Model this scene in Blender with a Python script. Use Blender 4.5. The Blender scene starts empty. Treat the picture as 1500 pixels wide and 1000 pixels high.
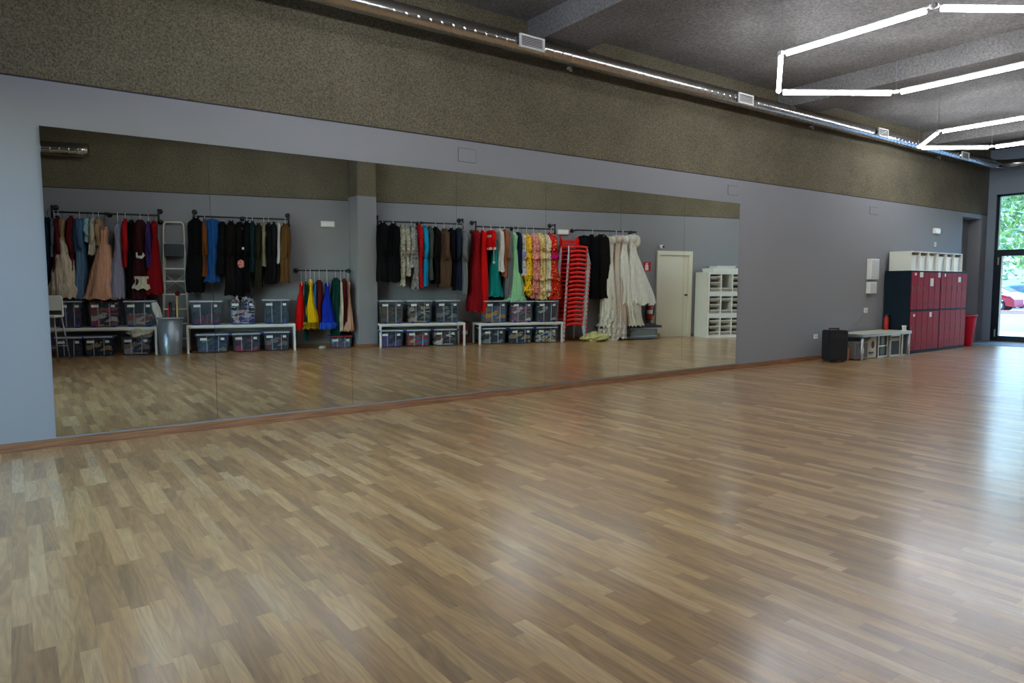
import bpy, bmesh, math, random
from mathutils import Vector, Matrix
from math import sin, cos, pi, radians as R
random.seed(7)
sc = bpy.context.scene
col = sc.collection

# ------------------------------------------------------------------ camera
cam_data = bpy.data.cameras.new('camera')
cam = bpy.data.objects.new('camera', cam_data); col.objects.link(cam)
F, PITCH, ROLL, YAW, EYE = 1008.74, 0.0783, -0.0030, 0.9448, 1.35
cam_data.sensor_fit = 'HORIZONTAL'; cam_data.sensor_width = 36.0
cam_data.lens = 36.0*F/1500.0
cam_data.clip_start = 0.05; cam_data.clip_end = 400
fw = Vector((cos(YAW)*cos(PITCH), sin(YAW)*cos(PITCH), -sin(PITCH)))
r0 = Vector((sin(YAW), -cos(YAW), 0)); u0 = r0.cross(fw)
rt = r0*cos(ROLL)+u0*sin(ROLL); up = -r0*sin(ROLL)+u0*cos(ROLL)
cam.matrix_world = Matrix(((rt.x, up.x, -fw.x, 0), (rt.y, up.y, -fw.y, 0), (rt.z, up.z, -fw.z, EYE), (0, 0, 0, 1)))
sc.camera = cam

# ------------------------------------------------------------------ sky, sun, exposure
world = bpy.data.worlds.new('sky'); sc.world = world; world.use_nodes = True
wn = world.node_tree; wn.nodes.clear()
wo = wn.nodes.new('ShaderNodeOutputWorld'); wb = wn.nodes.new('ShaderNodeBackground')
sky = wn.nodes.new('ShaderNodeTexSky'); sky.sky_type = 'NISHITA'; sky.sun_disc = False
sky.sun_elevation = R(38); sky.sun_rotation = R(62); sky.air_density = 1.4; sky.dust_density = 0.4; sky.ozone_density = 2.0
wb.inputs['Strength'].default_value = 2.6
tint = wn.nodes.new('ShaderNodeMix'); tint.data_type = 'RGBA'; tint.blend_type = 'MULTIPLY'; tint.inputs[0].default_value = 1.0
tint.inputs[7].default_value = (.80, .94, 1.14, 1)
wn.links.new(sky.outputs[0], tint.inputs[6]); wn.links.new(tint.outputs[2], wb.inputs[0]); wn.links.new(wb.outputs[0], wo.inputs[0])
sun_data = bpy.data.lights.new('sun', 'SUN'); sun_data.energy = .7; sun_data.angle = R(0.6); sun_data.color = (1, .95, .87)
sun = bpy.data.objects.new('sun', sun_data); col.objects.link(sun)
sun.rotation_euler = Vector((0.02, -0.72, -0.70)).to_track_quat('-Z', 'Y').to_euler()
sun.location = (20, 30, 30)
sc.view_settings.view_transform = 'Standard'; sc.view_settings.look = 'None'
sc.view_settings.gamma = 1.0; sc.view_settings.use_curve_mapping = False
sc.view_settings.exposure = 0.42
TUBE = 36.0
cy = sc.cycles
cy.max_bounces = 8; cy.diffuse_bounces = 4; cy.glossy_bounces = 5; cy.transparent_max_bounces = 24
cy.use_denoising = True; cy.sample_clamp_indirect = 6.0
cy.caustics_reflective = False; cy.caustics_refractive = False

# ------------------------------------------------------------------ materials
def lin(h):
    if isinstance(h, str):
        h = h.lstrip('#'); h = [int(h[i:i+2], 16)/255 for i in (0, 2, 4)]
        return tuple(c/12.92 if c <= .04045 else ((c+.055)/1.055)**2.4 for c in h)+(1,)
    return tuple(h)+(1,) if len(h) == 3 else tuple(h)
MATS = {}
def mat(name, color, rough=.6, metal=0., spec=.5, noise=0., nscale=8., bump=0., bscale=80., emit=None, estr=0.):
    if name in MATS: return MATS[name]
    m = bpy.data.materials.new(name); m.use_nodes = True; nt = m.node_tree
    b = nt.nodes['Principled BSDF']; c = lin(color)
    b.inputs['Base Color'].default_value = c; b.inputs['Roughness'].default_value = rough
    b.inputs['Metallic'].default_value = metal; b.inputs['Specular IOR Level'].default_value = spec
    if noise or bump:
        tc = nt.nodes.new('ShaderNodeTexCoord')
    if noise:
        n = nt.nodes.new('ShaderNodeTexNoise'); n.inputs['Scale'].default_value = nscale; n.inputs['Detail'].default_value = 5
        nt.links.new(tc.outputs['Object'], n.inputs['Vector'])
        mx = nt.nodes.new('ShaderNodeMix'); mx.data_type = 'RGBA'
        mx.inputs[6].default_value = tuple(x*(1-noise) for x in c[:3])+(1,)
        mx.inputs[7].default_value = tuple(min(1, x*(1+noise)) for x in c[:3])+(1,)
        nt.links.new(n.outputs['Fac'], mx.inputs[0]); nt.links.new(mx.outputs[2], b.inputs['Base Color'])
    if bump:
        n2 = nt.nodes.new('ShaderNodeTexNoise'); n2.inputs['Scale'].default_value = bscale; n2.inputs['Detail'].default_value = 3
        nt.links.new(tc.outputs['Object'], n2.inputs['Vector'])
        bp = nt.nodes.new('ShaderNodeBump'); bp.inputs['Strength'].default_value = bump; bp.inputs['Distance'].default_value = .02
        nt.links.new(n2.outputs['Fac'], bp.inputs['Height']); nt.links.new(bp.outputs[0], b.inputs['Normal'])
    if emit:
        b.inputs['Emission Color'].default_value = lin(emit); b.inputs['Emission Strength'].default_value = estr
    MATS[name] = m; return m
def fold_bump(m):
    nt = m.node_tree; b = nt.nodes['Principled BSDF']
    tc = nt.nodes.new('ShaderNodeTexCoord'); mp = nt.nodes.new('ShaderNodeMapping'); mp.inputs['Scale'].default_value = (34, 34, 2.2)
    n = nt.nodes.new('ShaderNodeTexNoise'); n.inputs['Scale'].default_value = 1.0; n.inputs['Detail'].default_value = 2
    bp = nt.nodes.new('ShaderNodeBump'); bp.inputs['Strength'].default_value = .9; bp.inputs['Distance'].default_value = .05
    nt.links.new(tc.outputs['Object'], mp.inputs[0]); nt.links.new(mp.outputs[0], n.inputs['Vector']); nt.links.new(n.outputs['Fac'], bp.inputs['Height']); nt.links.new(bp.outputs[0], b.inputs['Normal'])
def cloth(name, color, sheer=0., noise=.18, nscale=14):
    c = lin(color); m = mat('cloth_'+name, tuple(x*.86 for x in c[:3]), rough=.9, spec=.12, noise=noise, nscale=nscale)
    fold_bump(m)
    if sheer:
        nt = m.node_tree; b = nt.nodes['Principled BSDF']; b.inputs['Alpha'].default_value = 1-sheer
    return m
def floral(name, base, cols, scale=22):
    m = bpy.data.materials.new('cloth_'+name); m.use_nodes = True; nt = m.node_tree; b = nt.nodes['Principled BSDF']
    b.inputs['Roughness'].default_value = .85; b.inputs['Specular IOR Level'].default_value = .15
    tc = nt.nodes.new('ShaderNodeTexCoord')
    v = nt.nodes.new('ShaderNodeTexVoronoi'); v.inputs['Scale'].default_value = scale
    nt.links.new(tc.outputs['Object'], v.inputs['Vector'])
    sep = nt.nodes.new('ShaderNodeSeparateColor'); nt.links.new(v.outputs['Color'], sep.inputs[0])
    r = nt.nodes.new('ShaderNodeValToRGB'); r.color_ramp.interpolation = 'CONSTANT'
    el = r.color_ramp.elements; el[0].position = 0; el[0].color = lin(base); el[1].position = .45; el[1].color = lin(cols[0])
    for i, c in enumerate(cols[1:]):
        e = el.new(.45+.55*(i+1)/len(cols)); e.color = lin(c)
    nt.links.new(sep.outputs[0], r.inputs[0])
    lt = nt.nodes.new('ShaderNodeMath'); lt.operation = 'LESS_THAN'; lt.inputs[1].default_value = .5; fold_bump(m)
    nt.links.new(v.outputs['Distance'], lt.inputs[0])
    mx = nt.nodes.new('ShaderNodeMix'); mx.data_type = 'RGBA'; mx.inputs[6].default_value = lin(base)
    nt.links.new(lt.outputs[0], mx.inputs[0]); nt.links.new(r.outputs[0], mx.inputs[7]); nt.links.new(mx.outputs[2], b.inputs['Base Color'])
    MATS['cloth_'+name] = m; return m
def clear_plastic(name, color, alpha, rough=.25):
    m = mat(name, color, rough=rough, spec=.4); m.node_tree.nodes['Principled BSDF'].inputs['Alpha'].default_value = alpha
    return m

def floor_material():
    m = bpy.data.materials.new('laminate_floor'); m.use_nodes = True; nt = m.node_tree; N = nt.nodes; L = nt.links
    b = N['Principled BSDF']
    tc = N.new('ShaderNodeTexCoord'); sp = N.new('ShaderNodeSeparateXYZ'); L.new(tc.outputs['Object'], sp.inputs[0])
    def M(op, a, c=None):
        n = N.new('ShaderNodeMath'); n.operation = op
        for i, v in ((0, a), (1, c)):
            if v is None: continue
            if hasattr(v, 'is_linked') or hasattr(v, 'links'): L.new(v, n.inputs[i])
            else: n.inputs[i].default_value = v
        return n.outputs[0]
    xs = M('MULTIPLY', sp.outputs[0], 1/.068); i = M('FLOOR', xs); fx = M('FRACT', xs)
    wn1 = N.new('ShaderNodeTexWhiteNoise'); wn1.noise_dimensions = '1D'; L.new(i, wn1.inputs['W'])
    ys = M('ADD', M('MULTIPLY', sp.outputs[1], 1/.56), M('MULTIPLY', wn1.outputs['Value'], 37.0))
    # strip lengths vary: warp the length coordinate a little per strip
    j = M('FLOOR', ys); fy = M('FRACT', ys)
    cv = N.new('ShaderNodeCombineXYZ'); L.new(i, cv.inputs[0]); L.new(j, cv.inputs[1])
    wn2 = N.new('ShaderNodeTexWhiteNoise'); wn2.noise_dimensions = '2D'; L.new(cv.outputs[0], wn2.inputs['Vector'])
    sc2 = N.new('ShaderNodeSeparateColor'); L.new(wn2.outputs['Color'], sc2.inputs[0])
    gx = M('ADD', M('MULTIPLY', sp.outputs[0], 1.0), M('MULTIPLY', sc2.outputs[0], 60.0))
    gy = M('ADD', M('MULTIPLY', sp.outputs[1], 1.0), M('MULTIPLY', sc2.outputs[1], 60.0))
    gv = N.new('ShaderNodeCombineXYZ'); L.new(M('MULTIPLY', gx, 15.0), gv.inputs[0]); L.new(M('MULTIPLY', gy, 1.5), gv.inputs[1]); L.new(sc2.outputs[2], gv.inputs[2])
    big = N.new('ShaderNodeTexNoise'); big.inputs['Scale'].default_value = .55; big.inputs['Detail'].default_value = 2; L.new(gv.outputs[0], big.inputs['Vector'])
    ring = M('FRACT', M('MULTIPLY', big.outputs['Fac'], 11.0))
    ringt = M('ABSOLUTE', M('SUBTRACT', ring, .5))
    fv = N.new('ShaderNodeCombineXYZ'); L.new(M('MULTIPLY', gx, 330.0), fv.inputs[0]); L.new(M('MULTIPLY', gy, 9.0), fv.inputs[1])
    fine = N.new('ShaderNodeTexNoise'); fine.inputs['Scale'].default_value = 1.0; fine.inputs['Detail'].default_value = 3; L.new(fv.outputs[0], fine.inputs['Vector'])
    tone = N.new('ShaderNodeValToRGB'); el = tone.color_ramp.elements
    el[0].position = 0; el[0].color = lin('#9f7951'); el[1].position = 1; el[1].color = lin('#c6a173')
    e = el.new(.3); e.color = lin('#a57c4e'); e = el.new(.62); e.color = lin('#b58b59'); e = el.new(.85); e.color = lin('#c19864')
    L.new(wn2.outputs['Value'], tone.inputs[0])
    g1 = M('MULTIPLY', M('SUBTRACT', fine.outputs['Fac'], .5), .75)
    g2 = M('MULTIPLY', M('SUBTRACT', ringt, .25), .50)
    g3 = M('MULTIPLY', M('SUBTRACT', big.outputs['Fac'], .5), .85)
    g = M('ADD', M('ADD', M('ADD', g1, g2), g3), 1.0)
    sx = M('LESS_THAN', fx, .022); sy = M('LESS_THAN', fy, .005)
    seam = M('SUBTRACT', 1.0, M('MULTIPLY', M('MAXIMUM', sx, sy), .22))
    g = M('MULTIPLY', g, seam)
    cm = N.new('ShaderNodeMix'); cm.data_type = 'RGBA'; cm.blend_type = 'MULTIPLY'; cm.inputs[0].default_value = 1
    gc = N.new('ShaderNodeCombineColor')
    for k in range(3): L.new(g, gc.inputs[k])
    L.new(tone.outputs[0], cm.inputs[6]); L.new(gc.outputs[0], cm.inputs[7]); L.new(cm.outputs[2], b.inputs['Base Color'])
    b.inputs['Roughness'].default_value = .30; b.inputs['Specular IOR Level'].default_value = .5
    b.inputs['Coat Weight'].default_value = .45; b.inputs['Coat Roughness'].default_value = .19; b.inputs['Coat IOR'].default_value = 1.5
    bp = N.new('ShaderNodeBump'); bp.inputs['Strength'].default_value = .06; bp.inputs['Distance'].default_value = .01
    L.new(g, bp.inputs['Height']); L.new(bp.outputs[0], b.inputs['Normal'])
    return m

def roughcast(name, c0, c1, bump=.9, s=55):
    m = bpy.data.materials.new(name); m.use_nodes = True; nt = m.node_tree; N = nt.nodes; L = nt.links; b = N['Principled BSDF']
    b.inputs['Roughness'].default_value = .95; b.inputs['Specular IOR Level'].default_value = .15
    tc = N.new('ShaderNodeTexCoord')
    n = N.new('ShaderNodeTexNoise'); n.inputs['Scale'].default_value = s; n.inputs['Detail'].default_value = 4; n.inputs['Roughness'].default_value = .65
    L.new(tc.outputs['Object'], n.inputs['Vector'])
    n2 = N.new('ShaderNodeTexNoise'); n2.inputs['Scale'].default_value = 1.6; n2.inputs['Detail'].default_value = 3; L.new(tc.outputs['Object'], n2.inputs['Vector'])
    r = N.new('ShaderNodeValToRGB'); r.color_ramp.elements[0].position = .36; r.color_ramp.elements[0].color = lin(c0)
    r.color_ramp.elements[1].position = .66; r.color_ramp.elements[1].color = lin(c1); L.new(n.outputs['Fac'], r.inputs[0])
    mx = N.new('ShaderNodeMix'); mx.data_type = 'RGBA'; mx.blend_type = 'MULTIPLY'; mx.inputs[0].default_value = .5
    r2 = N.new('ShaderNodeValToRGB'); r2.color_ramp.elements[0].position = .3; r2.color_ramp.elements[0].color = (.6, .6, .6, 1); r2.color_ramp.elements[1].position = .7
    L.new(n2.outputs['Fac'], r2.inputs[0]); L.new(r.outputs[0], mx.inputs[6]); L.new(r2.outputs[0], mx.inputs[7]); L.new(mx.outputs[2], b.inputs['Base Color'])
    bp = N.new('ShaderNodeBump'); bp.inputs['Strength'].default_value = bump; bp.inputs['Distance'].default_value = .03
    L.new(n.outputs['Fac'], bp.inputs['Height']); L.new(bp.outputs[0], b.inputs['Normal'])
    return m

M_FLOOR = floor_material()
M_ROUGH = roughcast('roughcast_wall', '#645c4a', '#978d74')
M_CEIL = roughcast('roughcast_ceiling', '#716e6b', '#96918c', bump=.5, s=30)
M_WALL = mat('grey_wall_paint', '#8b8a8d', rough=.75, spec=.25, noise=.03, nscale=3)
M_DARKWALL = mat('dark_grey_paint', '#8f9aa6', rough=.75, spec=.25, noise=.03, nscale=3)
M_SHADOWGAP = mat('dark_gap', '#2c2a2e', rough=.8)  # near-black for cover joints and for strips imitating gap shade
def skirting_mat():
    m = bpy.data.materials.new('walnut_skirting'); m.use_nodes = True; nt = m.node_tree; b = nt.nodes['Principled BSDF']; b.inputs['Roughness'].default_value = .45
    tc = nt.nodes.new('ShaderNodeTexCoord'); mp = nt.nodes.new('ShaderNodeMapping'); mp.inputs['Scale'].default_value = (2.5, 2.5, 90)
    n = nt.nodes.new('ShaderNodeTexNoise'); n.inputs['Scale'].default_value = 1.3; n.inputs['Detail'].default_value = 5
    r = nt.nodes.new('ShaderNodeValToRGB'); r.color_ramp.elements[0].position = .3; r.color_ramp.elements[0].color = lin('#6b452e'); r.color_ramp.elements[1].position = .75; r.color_ramp.elements[1].color = lin('#a57452')
    nt.links.new(tc.outputs['Object'], mp.inputs[0]); nt.links.new(mp.outputs[0], n.inputs['Vector']); nt.links.new(n.outputs['Fac'], r.inputs[0]); nt.links.new(r.outputs[0], b.inputs['Base Color'])
    return m
M_SKIRT = skirting_mat()
M_MIRROR = mat('mirror_silver', (.80, .84, .80), rough=0.0, metal=1.)
M_GALV = mat('galvanised_steel', '#bdbab4', rough=.2, metal=1., noise=.08, nscale=3)
M_WHITE = mat('white_lacquer', '#e4e3da', rough=.5)
M_WHITEPL = mat('white_plastic', '#e8e6df', rough=.45)
M_BLACK = mat('black_metal', '#111113', rough=.45)
M_BLACKPL = mat('black_plastic', '#17181b', rough=.55, bump=.15, bscale=200)
M_GREYMETAL = mat('grey_metal', '#9a9ca0', rough=.35, metal=.7)
M_ALU = mat('brushed_aluminium', '#c2c3c4', rough=.3, metal=.9)
M_WHITEMETAL = mat('white_steel', '#d8d8d4', rough=.4)
M_EXT = mat('extinguisher_red', '#b0231a', rough=.45)
M_RED = mat('red_plastic', '#e2140f', rough=.4)
M_TUBE = mat('led_tube', '#ffffff', emit='#eef5ff', estr=TUBE)
M_FRAMEBLK = mat('anthracite_aluminium', '#1b2530', rough=.4, metal=.3)
M_LOCKRED = mat('locker_red', '#8e1430', rough=.65, spec=.12)
M_LOCKBODY = mat('locker_anthracite', '#16222d', rough=.7, spec=.12)
M_PAPER = mat('paper', '#dcdad2', rough=.8)
M_BLUECLIP = mat('blue_plastic', '#1f2f9e', rough=.4)
M_WOOD = mat('pale_wood', '#a8794a', rough=.5, noise=.2, nscale=12)
M_GREYLID = clear_plastic('frosted_lid', '#b9c2ca', .85, rough=.35)
M_TUB = clear_plastic('clear_tub', '#5f7282', .20, rough=.3)
M_TUBRED = clear_plastic('red_lid', '#a5342f', .95)
def glass_mat():
    m = bpy.data.materials.new('window_glass'); m.use_nodes = True; nt = m.node_tree; nt.nodes.clear()
    o = nt.nodes.new('ShaderNodeOutputMaterial'); t = nt.nodes.new('ShaderNodeBsdfTransparent'); g = nt.nodes.new('ShaderNodeBsdfGlossy')
    g.inputs['Roughness'].default_value = 0.0; t.inputs[0].default_value = (.93, .97, .97, 1)
    f = nt.nodes.new('ShaderNodeFresnel'); f.inputs[0].default_value = 1.45; mx = nt.nodes.new('ShaderNodeMixShader')
    nt.links.new(f.outputs[0], mx.inputs[0]); nt.links.new(t.outputs[0], mx.inputs[1]); nt.links.new(g.outputs[0], mx.inputs[2]); nt.links.new(mx.outputs[0], o.inputs[0])
    return m
M_GLASS = glass_mat()

# ------------------------------------------------------------------ mesh helpers
class MB:
    def __init__(s): s.bm = bmesh.new()
    def box(s, x0, x1, y0, y1, z0, z1, bev=0.0, mtx=None):
        t = bmesh.new()
        v = [t.verts.new((x, y, z)) for z in (z0, z1) for (x, y) in ((x0, y0), (x1, y0), (x1, y1), (x0, y1))]
        for f in ((3, 2, 1, 0), (4, 5, 6, 7), (0, 1, 5, 4), (1, 2, 6, 5), (2, 3, 7, 6), (3, 0, 4, 7)): t.faces.new([v[k] for k in f])
        if bev: bmesh.ops.bevel(t, geom=t.edges[:], offset=bev, segments=2, affect='EDGES', profile=.6)
        if mtx is not None: bmesh.ops.transform(t, matrix=mtx, verts=t.verts[:])
        s.add(t); return s
    def add(s, t):
        me = bpy.data.meshes.new('t'); t.to_mesh(me); t.free(); s.bm.from_mesh(me); bpy.data.meshes.remove(me)
    def rings(s, rings, cap0=True, cap1=True, closed=True):
        R_ = [[s.bm.verts.new(p) for p in r] for r in rings]; n = len(R_[0])
        for a, b in zip(R_, R_[1:]):
            for k in range(n if closed else n-1): s.bm.faces.new((a[k], a[(k+1) % n], b[(k+1) % n], b[k]))
        if cap0: s.bm.faces.new(R_[0][::-1])
        if cap1: s.bm.faces.new(R_[-1])
        return s
    def tube(s, pts, r, n=10, caps=True):
        pts = [Vector(p) for p in pts]; rr = r if isinstance(r, (list, tuple)) else [r]*len(pts); rings = []
        t0 = (pts[1]-pts[0]).normalized(); a = t0.orthogonal().normalized()
        for k, p in enumerate(pts):
            d = (pts[min(k+1, len(pts)-1)]-pts[max(k-1, 0)])
            if d.length < 1e-9: d = t0
            d.normalize(); a = (a-d*a.dot(d)).normalized(); b = d.cross(a)
            rings.append([p+(a*cos(2*pi*q/n)+b*sin(2*pi*q/n))*rr[k] for q in range(n)])
        return s.rings(rings, caps, caps)
    def lathe(s, prof, n=20, c=(0, 0), cap0=True, cap1=True):
        return s.rings([[(c[0]+r*cos(2*pi*q/n), c[1]+r*sin(2*pi*q/n), z) for q in range(n)] for r, z in prof], cap0, cap1)
    def prism(s, poly, y0, y1, axis='y'):
        f = (lambda a, b, t: (a, t, b)) if axis == 'y' else ((lambda a, b, t: (t, a, b)) if axis == 'x' else (lambda a, b, t: (a, b, t)))
        return s.rings([[f(a, b, y0) for a, b in poly], [f(a, b, y1) for a, b in poly]])
    def build(s, name, m, parent=None, smooth=False, loc=None, rz=0):
        bmesh.ops.recalc_face_normals(s.bm, faces=s.bm.faces[:])
        me = bpy.data.meshes.new(name); s.bm.to_mesh(me); s.bm.free()
        if smooth:
            for p_ in me.polygons: p_.use_smooth = True
        for mm in (m if isinstance(m, (list, tuple)) else [m]): me.materials.append(mm)
        o = bpy.data.objects.new(name, me); col.objects.link(o)
        if parent is not None: o.parent = parent
        if loc is not None: o.location = loc
        if rz: o.rotation_euler = (0, 0, rz)
        return o
def tag(o, label=None, cat=None, group=None, kind=None):
    if label: o['label'] = label
    if cat: o['category'] = cat
    if group: o['group'] = group
    if kind: o['kind'] = kind
    return o
def thing(name, label, cat, loc=(0, 0, 0), rz=0, group=None):
    o = bpy.data.objects.new(name, None); col.objects.link(o); o.location = loc; o.rotation_euler = (0, 0, rz)
    o.empty_display_size = .1
    return tag(o, label, cat, group)
def struct(name, mb, m, parent=None, **k):
    o = mb.build(name, m, parent, **k)
    if parent is None: o['kind'] = 'structure'
    return o
def dup(root, loc, rz, label=None, group=None):
    r = root.copy(); col.objects.link(r); r.location = loc; r.rotation_euler = (0, 0, rz)
    if label: r['label'] = label
    if group: r['group'] = group
    for ch in list(root.children):
        c = ch.copy(); col.objects.link(c); c.parent = r
        for g in list(ch.children):
            d = g.copy(); col.objects.link(d); d.parent = c
    return r

# ------------------------------------------------------------------ room dimensions
D = 6.976                       # mirror wall plane
XL, XG = -2.2, 19.4             # end walls
HB, HC = 3.06, 4.62             # paint line, ceiling
BA, BS = -1.516, .263           # opposite wall: y = BA + BS*x
AL = math.atan(BS); CA, SA = cos(AL), sin(AL)
def WF(s, off, z=0.):           # along the opposite wall, out into the room, up
    return Vector((s*CA-off*SA, BA+s*SA+off*CA, z))
S0, S1 = (XL)/CA-.2, XG/CA+.3

# ------------------------------------------------------------------ room shell
fl = MB(); fl.box(XL-.3, XG+.2, -4.2, D+.45, -.2, 0); struct('floor', fl, M_FLOOR)
ce = MB(); ce.box(XL-.3, XG+.3, -4.2, D+.45, HC, HC+.2); struct('ceiling', ce, M_CEIL)
wf = MB()
wf.box(XL-.3, 18.0, D, D+.4, 0, HB); wf.box(18.0, 19.06, D+.28, D+.4, 0, HB); wf.box(18.0, 19.06, D, D+.28, 2.96, HB); wf.box(19.06, XG+.2, D, D+.4, 0, HB)
wall_front = struct('wall_front', wf, M_WALL)
rc = MB(); rc.box(XL-.3, XG+.2, D+.02, D+.4, HB+.015, HC); struct('roughcast_band', rc, M_ROUGH, wall_front)
sg = MB(); sg.box(XL-.3, XG+.2, D+.004, D+.4, HB, HB+.015); struct('gap_shade_strip', sg, M_SHADOWGAP, wall_front)  # solid dark strip, colour stands in for shade above the wall edge

wall_back = MB(); wall_back.box(S0, S1, -.25, 0, 0, HB)
wall_back = struct('wall_back', wall_back, M_WALL, loc=WF(0, 0), rz=AL)
rc = MB(); rc.box(S0, S1, -.25, -.02, HB+.015, HC); struct('roughcast_band', rc, M_ROUGH, wall_back)
sg = MB(); sg.box(S0, S1, -.25, -.004, HB, HB+.015); struct('gap_shade_strip', sg, M_SHADOWGAP, wall_back)  # same dark strip in place of gap shade, opposite wall

# wall on the camera's left with a big street window
yb = BA+BS*XL
wl = MB(); LY0, LY1, LZ0, LZ1 = 2.6, 6.86, .02, 3.0
wl.box(XL-.25, XL, yb-.5, LY0, 0, HC); wl.box(XL-.25, XL, LY1, D, 0, HC); wl.box(XL-.25, XL, LY0, LY1, 0, LZ0); wl.box(XL-.25, XL, LY0, LY1, LZ1, HC)
struct('wall_left', wl, M_WALL)
w2 = MB()
for y in (LY0, (LY0+LY1)/2-.03, LY1-.06): w2.box(XL-.16, XL-.08, y, y+.06, LZ0, LZ1)
w2.box(XL-.16, XL-.08, LY0, LY1, LZ0, LZ0+.06); w2.box(XL-.16, XL-.08, LY0, LY1, LZ1-.06, LZ1)
w2 = struct('window_2', w2, M_FRAMEBLK)
gp = MB(); gp.box(XL-.125, XL-.115, LY0+.05, LY1-.05, LZ0+.05, LZ1-.05); struct('pane', gp, M_GLASS, w2)

# glazed entrance end
GY0, GY1, GZ = 3.85, 6.8, 3.55
ye = BA+BS*XG
wr = MB(); wr.box(XG, XG+.2, GY1, D, 0, HC); wr.box(XG, XG+.2, ye-.4, GY0, 0, HC); wr.box(XG, XG+.2, GY0, GY1, GZ, HC)
struct('wall_right', wr, M_DARKWALL)
w1 = MB()
w1.box(XG+.04, XG+.12, GY0, GY1, GZ-.05, GZ); w1.box(XG+.04, XG+.12, GY1-.06, GY1, 2.22, GZ); w1.box(XG+.04, XG+.12, GY0, GY0+.06, 2.22, GZ)
w1.box(XG+.02, XG+.14, GY0, GY1, 2.07, 2.22)
for y in (5.55, 4.7): w1.box(XG+.04, XG+.12, y, y+.06, 2.22, GZ-.05)
w1 = struct('window_1', w1, M_FRAMEBLK)
gp = MB(); gp.box(XG+.075, XG+.085, GY0+.05, GY1-.05, 2.21, GZ-.04); struct('pane', gp, M_GLASS, w1)
d1 = MB()
d1.box(XG+.02, XG+.14, GY1-.16, GY1, 0, 2.07); d1.box(XG+.03, XG+.13, 5.55, 5.68, 0, 2.07); d1.box(XG+.03, XG+.13, 5.68, GY1-.16, .0, .14)
d1.box(XG+.03, XG+.13, GY0, GY0+.1, 0, 2.07); d1.box(XG+.03, XG+.13, GY0+.1, 5.55, 0, .14); d1.box(XG+.03, XG+.13, 4.65, 4.78, .14, 2.07)
d1 = struct('door_1', d1, M_FRAMEBLK)
gp = MB(); gp.box(XG+.075, XG+.085, GY0+.08, GY1-.14, .12, 2.06); struct('pane', gp, M_GLASS, d1)
for z in (.12, 1.86):
    hg = MB(); hg.tube([(XG+.0, GY1-.1, z), (XG+.0, GY1-.1, z+.18)], .018); struct('hinge', hg, M_ALU, d1)
hb = MB(); hb.tube([(XG+.02, 5.76, .95), (XG-.04, 5.76, .95), (XG-.04, 5.76, 1.35), (XG+.02, 5.76, 1.35)], .012); struct('door_handle', hb, M_ALU, d1)
th = MB(); th.box(XG-.03, XG+.2, GY0, GY1, 0, .015); struct('trim_1', th, M_ALU)
th = MB(); th.box(18.0, XG-.03, yb+5, D+.28, 0, .006); struct('trim_2', th, mat('entrance_tile', '#7f8b97', rough=.8, noise=.06, nscale=3))

# beams under the slab
for k, x0 in enumerate((-.0, 5.3, 10.6, 15.9)):
    b = MB(); b.box(x0, x0+.72, -4.1, D+.02, 4.33, HC); struct('ceiling_beam', b, M_CEIL)

# skirtings
s = MB(); s.box(XL, 18.0, D-.014, D, 0, .077); struct('baseboard_front', s, M_SKIRT)
s = MB(); s.box(S0, 12.9, 0, .014, 0, .077); s.box(12.9, 13.57, 0, .014, 0, .077); s.box(14.64, S1, 0, .014, 0, .077); struct('baseboard_back', s, M_SKIRT, loc=WF(0, 0), rz=AL)
s = MB(); s.box(XL, XL+.014, yb, D, 0, .077); struct('baseboard_left', s, M_SKIRT)

# concrete column on the opposite side, square to the mirror wall
c0 = WF(6.12, .45)
cm_ = MB(); cm_.box(c0.x, c0.x+.42, c0.y-.75, c0.y, 0, 3.13); colm = struct('wall_column', cm_, M_WALL)
cm_ = MB(); cm_.box(c0.x+.005, c0.x+.415, c0.y-.75, c0.y-.005, 3.13, HC); struct('roughcast_band', cm_, M_ROUGH, colm)
cm_ = MB(); cm_.box(c0.x-.014, c0.x+.434, c0.y-.7, c0.y+.014, 0, .077); struct('baseboard_column', cm_, M_SKIRT)

# ------------------------------------------------------------------ mirror panels
JX = [.24, 1.54, 2.915, 4.234, 5.567, 6.903, 8.233, 9.57]
nm = ['first mirror panel, beside the bare grey end wall', 'second mirror panel from the bare wall end, showing dark coats', 'third mirror panel, showing the concrete column at its edge',
      'fourth mirror panel, showing black coats and flamenco rail', 'fifth mirror panel, showing the red chair stack', 'sixth mirror panel, showing bridal gowns and half a door',
      'last mirror panel, showing the white drawer units']
for k in range(7):
    m = MB(); x0, x1 = JX[k]+.0015, JX[k+1]-.0015
    m.prism([(D, .092), (D, 2.686), (D-.0262, 2.686), (D-.006, .092)], x0, x1, 'x')
    o = m.build('mirror_panel', M_MIRROR); tag(o, nm[k]+', on the long wall', 'mirror', 'wall mirror panels')

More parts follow.
